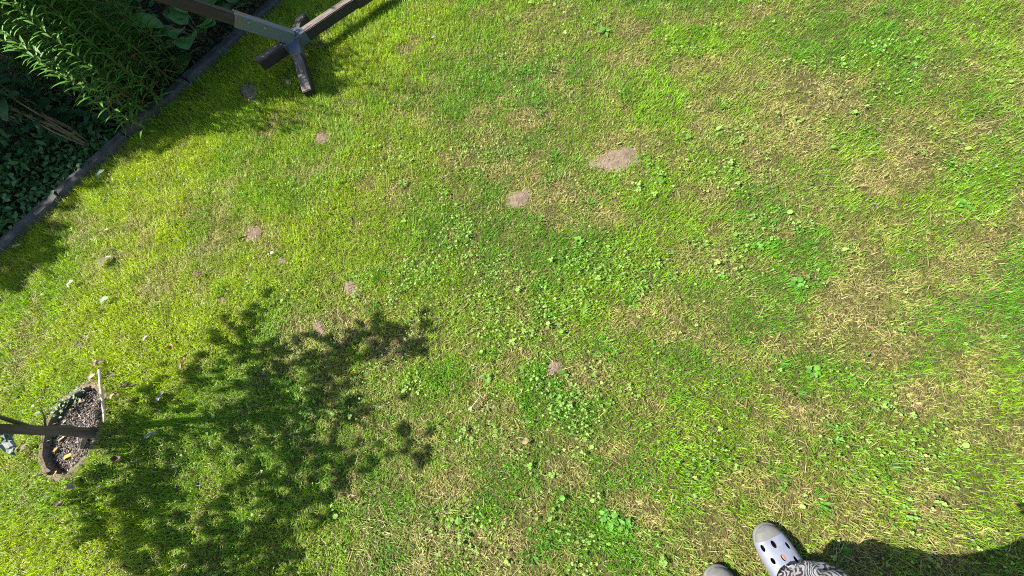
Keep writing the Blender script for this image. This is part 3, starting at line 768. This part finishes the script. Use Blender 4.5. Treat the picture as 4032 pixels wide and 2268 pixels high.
for (x, y, L, W, c, cu, a, lb) in [
    (172, 1148, .05, .024, (.6, .42, .06), .6, 30, 'bright yellow leaf at the lower end of the pit'),
    (140, 1133, .03, .02, (.55, .36, .07), .7, 70, 'yellow-brown leaf by the dark left wall of the pit'),
    (155, 1105, .04, .016, (.5, .38, .2), .6, 40, 'buff strip of leaf in the pit below the trunk'),
    (217, 1105, .045, .024, (.55, .36, .22), .6, -40, 'orange-buff leaf on the lawn-side rim of the pit'),
    (212, 1120, .04, .016, (.58, .40, .2), .6, 70, 'tan leaf below the orange-buff leaf in the pit'),
    (190, 1145, .035, .018, (.3, .18, .08), .8, 20, 'brown leaf near the bright yellow leaf in the pit'),
    (205, 1010, .035, .018, (.4, .3, .18), .6, 10, 'buff leaf at the upper end of the pit'),
    (183, 1030, .03, .015, (.42, .3, .12), .6, 30, 'yellowish scrap in the upper half of the pit'),
    (160, 1060, .03, .014, (.5, .42, .28), .5, 50, 'pale scrap in the pit just above the trunk'),
    (245, 1020, .03, .018, (.14, .05, .03), .8, 60, 'dark red leaf in the pit beside the cane')]:
    fallen(x, y, L, W, c, cu, a, lb, z=-.016 if x < 195 else .004)
# small weeds on the upper rim of the pit
def rosette(name, p, n, L, W, col, label, cat, prof=OVAL, up=.35, stuff=False, mat='clover', grp=None):
    o = empty(name, (p[0], p[1], 0), label=label, category=cat)
    if grp: o['group'] = grp
    for i in range(n):
        a = i * 2.4 + rng.normal() * .25; dv = np.array([math.cos(a), math.sin(a), up * rng.uniform(.4, 1.5)])
        m = MB(); l = L * rng.uniform(.7, 1.15); m.leaf(np.array([0, 0, .012]) + dv * .006, dv, (0, 0, 1), l, W * l / L, prof, .25, .5, .1, 6, jit(col, .3)); m.build('leaf', MAT[mat], o)
for (x, y, n, L, W, lb) in [(1532, 1300, 7, .07, .026, 'broad-leaved weed rosette in the lower middle of the lawn'), (2000, 715, 8, .05, .024, 'bright round-leaved weed rosette right of centre'),
                            (1522, 85, 7, .075, .02, 'bluish-green weed rosette at the top middle of the lawn'), (1015, 466, 6, .05, .014, 'small whitish-green weed tuft left of centre'),
                            (2040, 935, 9, .05, .022, 'dark green weed clump in the right half of the lawn'), (1900, 624, 6, .05, .02, 'leafy weed in the upper right half of the lawn'),
                            (1455, 610, 7, .04, .018, 'pale green weed clump in the clover patch'), (2420, 520, 7, .05, .02, 'leafy weed in the lush corner at the far right'),
                            (1575, 1322, 5, .045, .02, 'smaller weed right of the broad-leaved rosette'), (1225, 952, 6, .04, .018, 'weed clump in the clover below the middle')]:
    rosette('lawn_weed', P(x * K, y * K), n, L * .5, W * .75, (.11, .26, .035), lb, 'weed')
wd = MB()
for i in range(60):
    t = rng.random(); q = P((150 + 75 * t + rng.normal() * 6) * K, (1040 - 65 * t + rng.normal() * 8) * K); dv = rng.normal(size=3); dv[2] = abs(dv[2]) * .6
    wd.leaf((q[0], q[1], rng.uniform(.0, .04)), dv, (0, 0, 1), rng.uniform(.010, .022), .010, ROUND, .2, .3, 0, 3, jit((.05, .12, .03), .4))
wd.build('creeping_weed', MAT['clover'], None, kind='stuff', label='small creeping weeds along the upper rim of the tree pit', category='weeds')
# dry twig with withered leaves on the lawn
def twig():
    c = P(1205 * K, 1005 * K, .036); o = empty('dry_twig', tuple(c), label='forked dry twig lying in the clover at the lower middle', category='twig')
    a = P(1194 * K, 985 * K, .036) - c; b = P(1224 * K, 1006 * K, .036) - c; e = P(1188 * K, 1022 * K, .036) - c
    m = MB(); m.tube([a, (a + b) / 2, b], [.0007, .0009, .0006], 5); m.build('stalk', MAT['cane'], o); m = MB(); m.tube([(a + b) / 2, e], [.0012, .0008], 5); m.build('stalk', MAT['cane'], o)
    m = MB(); m.leaf(e, (-.6, -.5, .1), (0, 0, 1), .022, .010, OVAL, .6, .3, .5, 5, (.3, .27, .2)); m.build('leaf', MAT['dead'], o)
twig()

# ------------------------------------------------------------------ the planted border
def pix_bed(px, py): return P(px, py)
def wire_fence():
    off = -1.02; s0, s1, Hf = -1.0, 3.6, 1.15
    c = kerb_pt(s0, off)
    root = empty('wire_fence', tuple(c), label='hexagonal wire netting fence behind the border plants', category='fence')
    m = MB(); cw, ch = .05, .045; cols = int((s1 - s0) / cw); rows = int(Hf / ch)
    def pt(s, z): q = kerb_pt(s0 + s, off, z) - c; return q + np.array([*(KN * .012 * math.sin(s * 5 + z * 3)), 0])
    for i in range(cols):
        for r in range(rows):
            x = i * cw + (cw / 2 if r % 2 else 0); z = .02 + r * ch
            a = pt(x, z); b = pt(x, z + ch * .45); e = pt(x + cw / 2, z + ch); f = pt(x - cw / 2, z + ch)
            for p, q in ((a, b), (b, e), (b, f)): m.tube([p, q], .0009, 3, cap=False)
    m.build('netting', MAT['wire'], root, False)
    for s in (0.0, s1 - s0):
        p = MB(); a = pt(s, 0) - np.array([*(KN * .03), 0]); p.tube([a, a + np.array([0, 0, Hf + .06])], .018, 8); p.build('post', MAT['stem'], root)
wire_fence()

def tall_plant(base, nst, hgt, lean, label, col, leafL=.10, leafW=.0145, start=.05, step=.0135, spread=.10, grp='tall leafy stems in the border', mat='leaf', name='goldenrod', prof=LANCE):
    root = empty(name, tuple(base), label=label, category='plant', group=grp)
    lv = MB()
    for k in range(nst):
        o = np.array([rng.normal() * spread, rng.normal() * spread, 0]); h = hgt * rng.uniform(.72, 1.12)
        ln = np.asarray(lean) + rng.normal(size=2) * .16
        pts = [o + np.array([ln[0] * h * t * t, ln[1] * h * t * t, h * t]) for t in np.linspace(0, 1, 6)]
        st = MB(); st.tube(pts, [.0030, .003, .0026, .0022, .0016, .001], 5, cap=False); st.build('stem', MAT['greenstem'], root)
        n = int(h * (1 - start) / step)
        for i in range(n):
            t = start + (1 - start) * (i + rng.random()) / n; p = np.array([np.interp(t, np.linspace(0, 1, 6), [q[j] for q in pts]) for j in range(3)])
            a = i * 2.4 + rng.normal() * .4; dv = np.array([math.cos(a), math.sin(a), .35 + .5 * t]); l = leafL * (1.15 - .55 * t) * rng.uniform(.75, 1.2)
            c = jit(col, .25)
            if t < .25 and rng.random() < .25: c = jit((.22, .18, .05), .3)
            lv.leaf(p, dv, (0, 0, 1), l, leafW * rng.uniform(.8, 1.3), prof, .3, .55, 0, 4, c)
    lv.build('foliage', MAT[mat], root, kind='stuff')
    return root
GOLD = [(690, 345, 7, 1.0, 'lance-leaved tall stems nearest the kerb, beside the bare soil'), (600, 440, 8, .95, 'low bent yellowing stems leaning over the kerb edge'),
        (560, 330, 8, 1.15, 'lance-leaved stems in the middle of the tall clump'), (470, 400, 9, 1.1, 'bright sunlit stems standing forward of the tall clump'),
        (450, 260, 9, 1.25, 'tall stems at the back of the clump near the netting'), (350, 320, 9, 1.2, 'dense stems left of the middle of the tall clump'),
        (610, 250, 5, 1.05, 'slender stems just left of the wire netting'), (330, 200, 9, 1.3, 'tallest stems in the upper left corner with pale shining leaves'),
        (230, 260, 9, 1.25, 'stems at the far left corner of the tall clump')]
for (px, py, n, h, lb) in GOLD:
    b = P(px, py); tall_plant(b, n * 2, h * 1.12, KN * .10 + np.array([.02, -.02]), lb, (.10, .235, .035))
def big_leaf_plant(px, py, n, L, W, col, label, up=1.0, stalk=.10, name='elephant_ears', mat='glossleaf', cat='plant', grp=None, prof=ROUND):
    b = P(px, py); root = empty(name, tuple(b), label=label, category=cat)
    if grp: root['group'] = grp
    for i in range(n):
        a = i * 2.4 + rng.normal() * .2; r = stalk * rng.uniform(.3, 1.1); zz = stalk * up * rng.uniform(.5, 1.3) * (1 - .4 * i / n) + .02
        e = np.array([math.cos(a) * r, math.sin(a) * r, zz]); s = MB(); s.tube([np.array([0, 0, .0]), e * np.array([.5, .5, .7]), e], [.004, .0035, .003], 5); s.build('leaf_stalk', MAT['stem'], root)
        m = MB(); l = L * rng.uniform(.7, 1.15); m.leaf(e, (math.cos(a), math.sin(a), rng.uniform(.1, 1.0)), (-.2 * math.cos(a), -.2 * math.sin(a), 1), l, W * l / L, prof, .22, .45, .05, 9, jit(col, .2)); m.build('leaf', MAT[mat], root)
big_leaf_plant(830, 180, 17, .17, .135, (.065, .165, .035), 'broad crinkled round-leaved plant beside the kerb', stalk=.15)
big_leaf_plant(1000, 30, 12, .15, .12, (.055, .14, .05), 'broad round-leaved plant behind the hammock arm', stalk=.13)
big_leaf_plant(860, 20, 10, .15, .12, (.06, .15, .04), 'broad round-leaved plant partly hidden by the hammock arm', stalk=.13)
big_leaf_plant(725, 245, 7, .09, .06, (.05, .13, .07), 'small bluish leafy plant between netting and round-leaved plant', stalk=.08, name='border_plant', mat='leaf', prof=OVAL)
big_leaf_plant(475, 490, 9, .12, .06, (.04, .115, .05), 'dark oval-leaved plant right above the kerb joint', stalk=.12, name='border_plant', mat='leaf', prof=OVAL)
big_leaf_plant(640, 200, 6, .07, .05, (.13, .26, .06), 'pale sunlit leafy sprig in front of the netting', stalk=.2, up=1.8, name='border_plant', mat='leaf', prof=OVAL)
big_leaf_plant(590, 150, 7, .07, .05, (.14, .28, .07), 'pale sunlit sprig with rounded leaves high before the netting', stalk=.25, up=2.2, name='border_plant', mat='leaf', prof=OVAL)
def woody(px, py, n, label, top, leafcol, ll=.12, lw=.07):
    b = P(px, py); root = empty('woody_shrub', tuple(b), label=label, category='shrub')
    for i in range(n):
        tip = np.array([*(P(*top[i % len(top)], .0) - b)[:2] * rng.uniform(.35, .6), 0]) ; h = rng.uniform(.45, .75)
        e = tip + np.array([0, 0, h]); st = MB(); mid = e * .5 + np.array([0, 0, .06]); st.tube([np.zeros(3), mid * .5 + rng.normal(size=3) * .02, mid + rng.normal(size=3) * .02, e], [.006, .005, .004, .002], 7); st.build('branch', MAT['stem'], root)
        for k in range(9):
            t = rng.uniform(.3, 1.05); p = (np.zeros(3) * (1 - t) ** 2 + 2 * mid * t * (1 - t) + e * t * t); a = rng.uniform(0, 6.28)
            m = MB(); l = ll * rng.uniform(.6, 1.1); m.leaf(p, (math.cos(a), math.sin(a), rng.uniform(-.2, .5)), (0, 0, 1), l, lw * l / ll, OVAL, .15, .5, .06, 7, jit(leafcol, .25)); m.build('leaf', MAT['leaf'], root)
woody(395, 600, 8, 'brown-stemmed shrub with broad dark leaves at the left of the border', [(60, 560), (150, 430), (20, 470), (240, 420), (100, 620), (200, 520)], (.035, .10, .04))
woody(190, 560, 6, 'dark broad-leaved shrub behind the brown-stemmed one at the picture edge', [(0, 380), (60, 330), (-40, 460)], (.03, .09, .04), .14, .09)
# low leafy cover along the kerb
def ground_cover():
    m = MB()
    for i in range(5200):
        s = rng.uniform(-1.2, .95); off = -KW * .5 + .02 - abs(rng.normal()) * .42
        q = kerb_pt(s, off); nn = float(nzC.fbm(q[0], q[1], 6, 3)); z = .03 + .22 * nn * min(1, abs(off) * 3.5) * rng.uniform(.4, 1)
        dv = rng.normal(size=3); dv[2] *= .4; nr = np.array([0, 0, 1]) + rng.normal(size=3) * .5
        c = (.05, .13, .035) if nn < .55 else (.075, .17, .06)
        m.leaf((q[0], q[1], z), dv, nr, rng.uniform(.025, .055), .022, OVAL, .25, .4, 0, 3, jit(c, .35))
    for i in range(700):
        s = rng.uniform(.9, 3.3); off = -KW * .5 + .01 - abs(rng.normal()) * .10; q = kerb_pt(s, off, .02 + .05 * rng.random()); dv = rng.normal(size=3); dv[2] = abs(dv[2])
        m.leaf(q, dv, (0, 0, 1), rng.uniform(.015, .04), .012, OVAL, .25, .4, 0, 3, jit((.05, .12, .035), .4))
    for i in range(3800):
        s = rng.uniform(-.2, 3.2); off = -.12 - rng.random() * 1.3; q = kerb_pt(s, off); z = .03 + .34 * rng.random() ** 1.5 * min(1, abs(off) * 2); dv = rng.normal(size=3); dv[2] *= .5
        if abs(off) < .4 and rng.random() < .55: continue
        m.leaf((q[0], q[1], z), dv, np.array([0, 0, 1]) + rng.normal(size=3) * .5, rng.uniform(.03, .075), .026, OVAL, .25, .4, 0, 3, jit((.04, .11, .03), .35))
    m.build('ground_cover', MAT['leaf'], None, kind='stuff', label='low leafy ground cover spilling up to the kerb', category='ground cover')
    l = MB()
    for i in range(900):
        s = rng.uniform(-1, 3.4); q = kerb_pt(s, -.06 - abs(rng.normal()) * .4, .035 + .03 * rng.random()); dv = rng.normal(size=3); dv[2] *= .2
        l.leaf(q, dv, (rng.normal() * .3, rng.normal() * .3, 1), rng.uniform(.015, .06), .014, LANCE, .3, .3, .2, 4, jit((.14, .09, .05), .5))
    l.build('leaf_litter', MAT['dead'], None, kind='stuff', label='dry brown leaf litter on the shaded border soil', category='leaf litter')
ground_cover()
# shrubs added beyond the netting, heights set to shade the bed and kerb
def hedge(s, off, rad, hgt, n, label):
    b = kerb_pt(s, off); root = empty('shade_shrub', tuple(b), label=label, category='shrub', group='dark shrubs added behind the netting for shade')
    m = MB(); st = MB()
    for k in range(9):
        a = rng.uniform(0, 6.28); e = np.array([math.cos(a) * rad * .6, math.sin(a) * rad * .6, hgt * rng.uniform(.6, .95)]); st.tube([np.zeros(3), e * np.array([.4, .4, .6]), e], [.018, .012, .004], 6)
    for i in range(n):
        o = rng.normal(size=3); o /= np.linalg.norm(o); r = rng.random() ** .35
        p = np.array([o[0] * rad * r, o[1] * rad * r, hgt * .52 + o[2] * hgt * .48 * r]); lump = .75 + .5 * float(nzA.fbm(p[0] * 2 + s, p[1] * 2 + p[2] * 2, 2, 3)); p[:2] *= lump
        dv = o + rng.normal(size=3) * .6; nr = o + np.array([0, 0, .8]) + rng.normal(size=3) * .4
        m.leaf(p, dv, nr, rng.uniform(.08, .15), .075, OVAL, .2, .4, 0, 2, jit((.04, .1, .025), .3))
    st.build('stems', MAT['stem'], root); m.build('foliage', MAT['leaf'], root, kind='stuff')
for (hs, hh, lb) in [(-2.1, 2.85, 'added dark shrub far beyond the left end of the border'), (-1.45, 2.8, 'added dark shrub beyond the left end of the border'), (-.8, 2.45, 'lower added dark shrub behind the left of the border'), (-.2, 3.0, 'tall added dark shrub behind the broad-leaved border shrubs'),
                     (.45, 3.1, 'tallest added dark shrub behind the lance-leaved clump'), (1.1, 2.95, 'added dark shrub behind the back stems of the clump'), (1.8, 2.8, 'added dark shrub behind the middle of the netting'), (2.6, 2.45, 'added dark shrub behind the right part of the netting'), (3.5, 2.4, 'added dark shrub behind the hammock arm')]:
    hedge(hs, -1.9, .52, hh, 3000, lb)

# ------------------------------------------------------------------ the person standing on the lawn
def loft(mb, rings, col=(.5, .5, .5), cap=True):
    n = len(rings[0]); vs = [p for r in rings for p in r]; fs = []
    for i in range(len(rings) - 1):
        for k in range(n): a = i * n + k; c = i * n + (k + 1) % n; fs.append((a, c, c + n, a + n))
    if cap: fs += [tuple(range(n - 1, -1, -1)), tuple(range((len(rings) - 1) * n, len(rings) * n))]
    mb.add(vs, fs, col)

def shoe_upper_point(u, v, h_off=0.0):
    """surface of a clog: u along the foot (0 toe .. 1 heel), v across the top (-1 .. 1)"""
    halfw = np.interp(u, [0, .012, .04, .08, .14, .25, .42, .6, .8, .94, 1], [.008, .019, .031, .0395, .0465, .0515, .052, .045, .037, .031, .016])
    hgt = np.interp(u, [0, .04, .12, .25, .42, .55, .7, .85, 1], [.030, .041, .050, .060, .074, .088, .092, .086, .06])
    a = v * math.pi / 2
    ct, st = math.cos(a), math.sin(a)
    y = halfw * (abs(st) ** .82) * (1 if st >= 0 else -1) - .008 * math.sin(u * 3.0) * 0
    z = .020 + (hgt - .020 + h_off) * (abs(ct) ** .62)
    return np.array([u * SHOE_L, y, z])

def build_person():
    f = -FOOT_DIR; r = np.array([f[1], -f[0]])
    ctr = (TOE_R + TOE_L) / 2 + FOOT_DIR * .2
    root = empty('person', (ctr[0], ctr[1], 0), label='person in white clogs and patterned trousers standing at the lower right', category='person')
    o3 = np.array([ctr[0], ctr[1], 0])
    def W(p2, z): return np.array([p2[0] - ctr[0], p2[1] - ctr[1], z])
    ank = {}
    upper_mat = ramp_mat('lilac_white_foam', [(.25, (.085, .085, .095)), (.36, (.13, .142, .185)), (.5, (.15, .163, .21)), (.75, (.175, .188, .235))], 26, 9, .5, .1, .001, spec=.3)
    cap_mat = ramp_mat('scuffed_grey_foam', [(.3, (.085, .086, .08)), (.7, (.13, .131, .122))], 22, 8, .65, .3, .002, spec=.2)
    skin = ramp_mat('skin', [(.3, (.24, .09, .05)), (.7, (.30, .13, .075))], 20, 4, .5, .1, .001)
    NU, NV = 36, 28
    for toe, side in ((TOE_R, 1), (TOE_L, -1)):
        x_ax, y_ax = FOOT_DIR, np.array([-FOOT_DIR[1], FOOT_DIR[0]])
        def tw(p): return W(toe + x_ax * p[0] + y_ax * p[1], p[2])
        sh = empty('shoe', (0, 0, 0)); sh.parent = root
        sh['label'] = 'lilac-white perforated clog, right foot' if side == 1 else 'lilac-white perforated clog, left foot'
        # sole
        m = MB(); rings = []
        for zz, k in ((.0, .93), (.004, 1.0), (.016, 1.04), (.024, 1.03)):
            ring = []
            for i in range(48):
                t = i / 48 * 2
                u, sg = (t, 1) if t < 1 else (2 - t, -1)
                u = .5 - .5 * math.cos(u * math.pi)
                p = shoe_upper_point(u, sg * 1.0); c = np.array([.5 * SHOE_L, 0, 0]); q = c + (np.array([p[0], p[1], 0]) - c) * k; q[2] = zz + .008 * max(0, .15 - u) * 4
                ring.append(tw(q))
            rings.append(ring)
        loft(m, rings); m.build('sole', cap_mat, sh)
        # upper shell with its holes cut through
        def shell(name, u0, u1, mat, off, holes=()):
            mm = MB(); vs = []; fs = []; cnt = {}
            for i in range(NU + 1):
                for k in range(NV + 1):
                    p = shoe_upper_point(u0 + (u1 - u0) * i / NU, -1 + 2 * k / NV, off); vs.append(p)
            for i in range(NU):
                for k in range(NV): a = i * (NV + 1) + k; fs.append((a, a + 1, a + NV + 2, a + NV + 1))
            me = bpy.data.meshes.new(name); me.from_pydata([tuple(p) for p in vs], [], fs); me.update()
            ob = bpy.data.objects.new(name, me); C.objects.link(ob)
            md = ob.modifiers.new('s', 'SOLIDIFY'); md.thickness = .004; md.offset = 1 if True else -1
            cutters = []
            for (hu, hv, ha, hb) in holes:
                bm = bmesh.new(); bmesh.ops.create_cone(bm, cap_ends=True, segments=20, radius1=1, radius2=1, depth=.06)
                c = shoe_upper_point(hu, hv); e = 1e-3
                tu = shoe_upper_point(hu + e, hv) - c; tu /= np.linalg.norm(tu); tv = shoe_upper_point(hu, hv + e) - c; tv /= np.linalg.norm(tv)
                nn = np.cross(tu, tv); nn /= np.linalg.norm(nn); tv = np.cross(nn, tu)
                mx = Matrix(((tu[0] * ha, tv[0] * hb, nn[0], c[0]), (tu[1] * ha, tv[1] * hb, nn[1], c[1]), (tu[2] * ha, tv[2] * hb, nn[2], c[2]), (0, 0, 0, 1)))
                bm.transform(mx); cm = bpy.data.meshes.new('cut'); bm.to_mesh(cm); bm.free(); co = bpy.data.objects.new('cut', cm); C.objects.link(co); cutters.append(co)
                bo = ob.modifiers.new('b', 'BOOLEAN'); bo.operation = 'DIFFERENCE'; bo.object = co; bo.solver = 'EXACT'
            bpy.context.view_layer.update(); dg = bpy.context.evaluated_depsgraph_get()
            ev = bpy.data.meshes.new_from_object(ob.evaluated_get(dg))
            for c in cutters + [ob]: bpy.data.objects.remove(c)
            ev.name = name
            for v in ev.vertices: v.co = tuple(tw(np.array(v.co)))
            ev.materials.clear(); o = link(name, ev, mat, sh)
            bmm = bmesh.new(); bmm.from_mesh(ev); bmesh.ops.recalc_face_normals(bmm, faces=bmm.faces); bmm.to_mesh(ev); bmm.free()
            return o
        holes = [(.165, -.56, .0095, .0058), (.165, -.04, .0105, .0066), (.225, .38, .0095, .0062), (.285, -.42, .0085, .0056), (.29, -.02, .0095, .0062), (.345, .30, .0090, .0058), (.25, .78, .006, .005), (.38, -.2, .008, .0055)]
        holes = holes if side == 1 else [(a, -b_, c, d) for a, b_, c, d in holes]
        shell('upper', .10, .60, upper_mat, 0.0, holes)
        shell('toe_cap', .0, .112, cap_mat, .0022)
        shell('heel_shell', .59, 1.0, upper_mat, 0.0)
        ank[side] = toe + FOOT_DIR * .205
    # body: one continuous skin from feet to head
    hip_c = ctr + f * .06; sh_c = ctr + f * .20
    V = []; E_ = []; rad = []
    def add(p2, z, rr, link_to=None):
        V.append(tuple(W(p2, z))); rad.append(rr)
        if link_to is not None: E_.append((link_to, len(V) - 1))
        return len(V) - 1
    pel = add(hip_c, .93, (.125, .10)); sp = add(hip_c + f * .04, 1.12, (.12, .095), pel); ch = add(sh_c - f * .02, 1.34, (.145, .10), sp)
    nk = add(sh_c + f * .03, 1.46, (.055, .055), ch); hd = add(sh_c + f * .09, 1.56, (.075, .085), nk); ht = add(sh_c + f * .12, 1.67, (.06, .07), hd)
    for sd in (1, -1):
        a = ank[sd]; hp = add(hip_c + r * sd * .09, .86, (.09, .09), pel); kn = add(a * .55 + (hip_c + r * sd * .09) * .45 - f * .02, .50, (.058, .058), hp)
        an = add(a + f * .005, .115, (.036, .036), kn); bl = add(a + f * .08, .042, (.026, .016), an); tp = add(a + f * .15, .032, (.022, .009), bl)
        s_ = add(sh_c + r * sd * .17, 1.38, (.055, .055), ch); el_ = add(sh_c + r * sd * .225 - f * .06, 1.11, (.042, .042), s_); wr = add(sh_c + r * sd * .225 - f * .04, .87, (.028, .024), el_)
        hb = sh_c + r * sd * .222 - f * .025; pa = add(hb, .80, (.018, .030), wr)
        for q, (lx, ln) in enumerate(((.030, .070), (.010, .080), (-.010, .075), (-.029, .058))):
            k1 = add(hb + f * lx, .755, (.009, .009), pa); k2 = add(hb + f * (lx + .004) - r * sd * .008, .755 - ln * .55, (.0085, .0085), k1); add(hb + f * (lx + .006) - r * sd * .026, .755 - ln * .95, (.007, .007), k2)
        t1 = add(hb + f * .036 - r * sd * .012, .79, (.011, .011), pa); add(hb + f * .052 - r * sd * .022, .745, (.009, .009), t1)
    me = bpy.data.meshes.new('body'); me.from_pydata(V, E_, []); me.update()
    bo = link('body', me, skin, root)
    sk = bo.modifiers.new('skin', 'SKIN'); sk.use_smooth_shade = True
    for i, rr in enumerate(rad): me.skin_vertices[0].data[i].radius = rr
    me.skin_vertices[0].data[0].use_root = True
    sb = bo.modifiers.new('sub', 'SUBSURF'); sb.levels = 2; sb.render_levels = 2
    # trousers
    tm = MB(); N = 44; nz = Noise(21)
    tr_path = {}
    for sd in (1, -1):
        a = ank[sd]; kn = a * .55 + (hip_c + r * sd * .09) * .45 - f * .02; rings = []
        knots = [(.062, a + f * .010, .098), (.10, a + f * .022, .094), (.14, a + f * .016, .085), (.20, a + f * .055, .088), (.28, a + f * .050, .087), (.34, a * .9 + kn * .1 + f * .035, .086), (.50, kn, .090), (.70, kn * .45 + (hip_c + r * sd * .09) * .55, .105), (.92, hip_c + r * sd * .085, .13)]
        zs = np.r_[np.linspace(.062, .34, 22), np.linspace(.38, .92, 14)]
        for z in zs:
            c = np.array([np.interp(z, [k[0] for k in knots], [k[1][i] for k in knots]) for i in (0, 1)]); rr = np.interp(z, [k[0] for k in knots], [k[2] for k in knots])
            ring = []
            for k in range(N):
                t = 2 * math.pi * k / N; fold = .011 * math.sin(z * 62 + 2.1 * math.sin(t * 2 + sd) + t) * np.interp(z, [.06, .1, .35, .5], [.4, 1, .8, .25]) + .016 * (float(nz.fbm(np.array(math.cos(t) * 1.5 + z * 8), np.array(math.sin(t) * 1.5 + sd * 5), 1.5, 3)) - .5)
                p = c - r * sd * .030 * np.interp(z, [.06, .30], [1, 0]) + (f * math.cos(t) * np.interp(z, [.06, .2], [.9, 1.0]) + r * math.sin(t) * np.interp(z, [.06, .25], [1.16, .92])) * (rr + fold); ring.append(W(p, z + (.022 * math.cos(t) if z < .09 else 0)))
            rings.append(ring)
        loft(tm, rings, cap=False)
    rings = []
    for z, rx, ry in ((.84, .13, .17), (.92, .14, .185), (1.0, .135, .18), (1.06, .125, .17)):
        rings.append([W(hip_c + f * rx * math.cos(2 * math.pi * k / N) + r * ry * math.sin(2 * math.pi * k / N), z) for k in range(N)])
    loft(tm, rings, cap=False)
    m, n, l, b = new_mat('white_cotton_with_dark_plum_print')
    tc = n.new('ShaderNodeTexCoord'); nn = n.new('ShaderNodeTexNoise'); nn.inputs['Scale'].default_value = 11; nn.inputs['Detail'].default_value = 2
    l.new(tc.outputs['Object'], nn.inputs['Vector'])
    mxv = n.new('ShaderNodeVectorMath'); mxv.operation = 'MULTIPLY_ADD'; mxv.inputs[1].default_value = (.16, .16, .16)
    l.new(nn.outputs['Color'], mxv.inputs[0]); l.new(tc.outputs['Object'], mxv.inputs[2])
    wv = n.new('ShaderNodeTexWave'); wv.inputs['Scale'].default_value = 30; wv.inputs['Distortion'].default_value = 6; wv.inputs['Detail'].default_value = 1.5; wv.inputs['Detail Scale'].default_value = 1.4
    wv.bands_direction = 'DIAGONAL'; l.new(mxv.outputs[0], wv.inputs['Vector'])
    cr = n.new('ShaderNodeValToRGB'); cr.color_ramp.elements[0].position = .44; cr.color_ramp.elements[0].color = (.035, .015, .025, 1)
    cr.color_ramp.elements[1].position = .52; cr.color_ramp.elements[1].color = (.24, .25, .27, 1)
    l.new(wv.outputs['Fac'], cr.inputs[0]); l.new(cr.outputs[0], b.inputs['Base Color']); b.inputs['Roughness'].default_value = .85
    tm.build('trousers', m, root, label='white trousers with dark plum zebra-like print')
    # shirt
    st = MB(); rings = []
    for z, rx, ry, k in ((1.0, .145, .19, 0), (1.1, .14, .18, .02), (1.22, .145, .19, .08), (1.34, .135, .20, .13), (1.42, .10, .15, .15), (1.455, .065, .075, .17)):
        rings.append([W(ctr + f * (.06 + k) + f * rx * math.cos(2 * math.pi * q / N) + r * ry * math.sin(2 * math.pi * q / N), z) for q in range(N)])
    loft(st, rings, cap=False)
    for sd in (1, -1):
        p0 = W(sh_c + r * sd * .13, 1.38); p1 = W(sh_c + r * sd * .20 - f * .02, 1.28); p2 = W(sh_c + r * sd * .222 - f * .05, 1.15)
        st.tube([p0, p1, p2], [.085, .075, .068], 18, cap=False)
    st.build('shirt', ramp_mat('grey_cotton', [(.3, (.2, .21, .23)), (.7, (.26, .27, .29))], 60, 4, .9, .2, .001), root)
    # hair and face
    hc = W(sh_c + f * .10, 1.625); hm = MB(); rings = []
    for i in range(9):
        ph = math.pi * (i / 8) * .62; rings.append([hc + np.array([*(f * (.098 * math.sin(ph) * math.cos(t) - .012) + r * .082 * math.sin(ph) * math.sin(t)), .108 * math.cos(ph)]) for t in np.linspace(0, 2 * math.pi, 25)[:-1]])
    loft(hm, rings, cap=False); hm.build('hair', ramp_mat('brown_hair', [(.3, (.03, .018, .012)), (.7, (.09, .055, .035))], 60, 6, .6, .5, .003, (1, 1, 6)), root)
build_person()
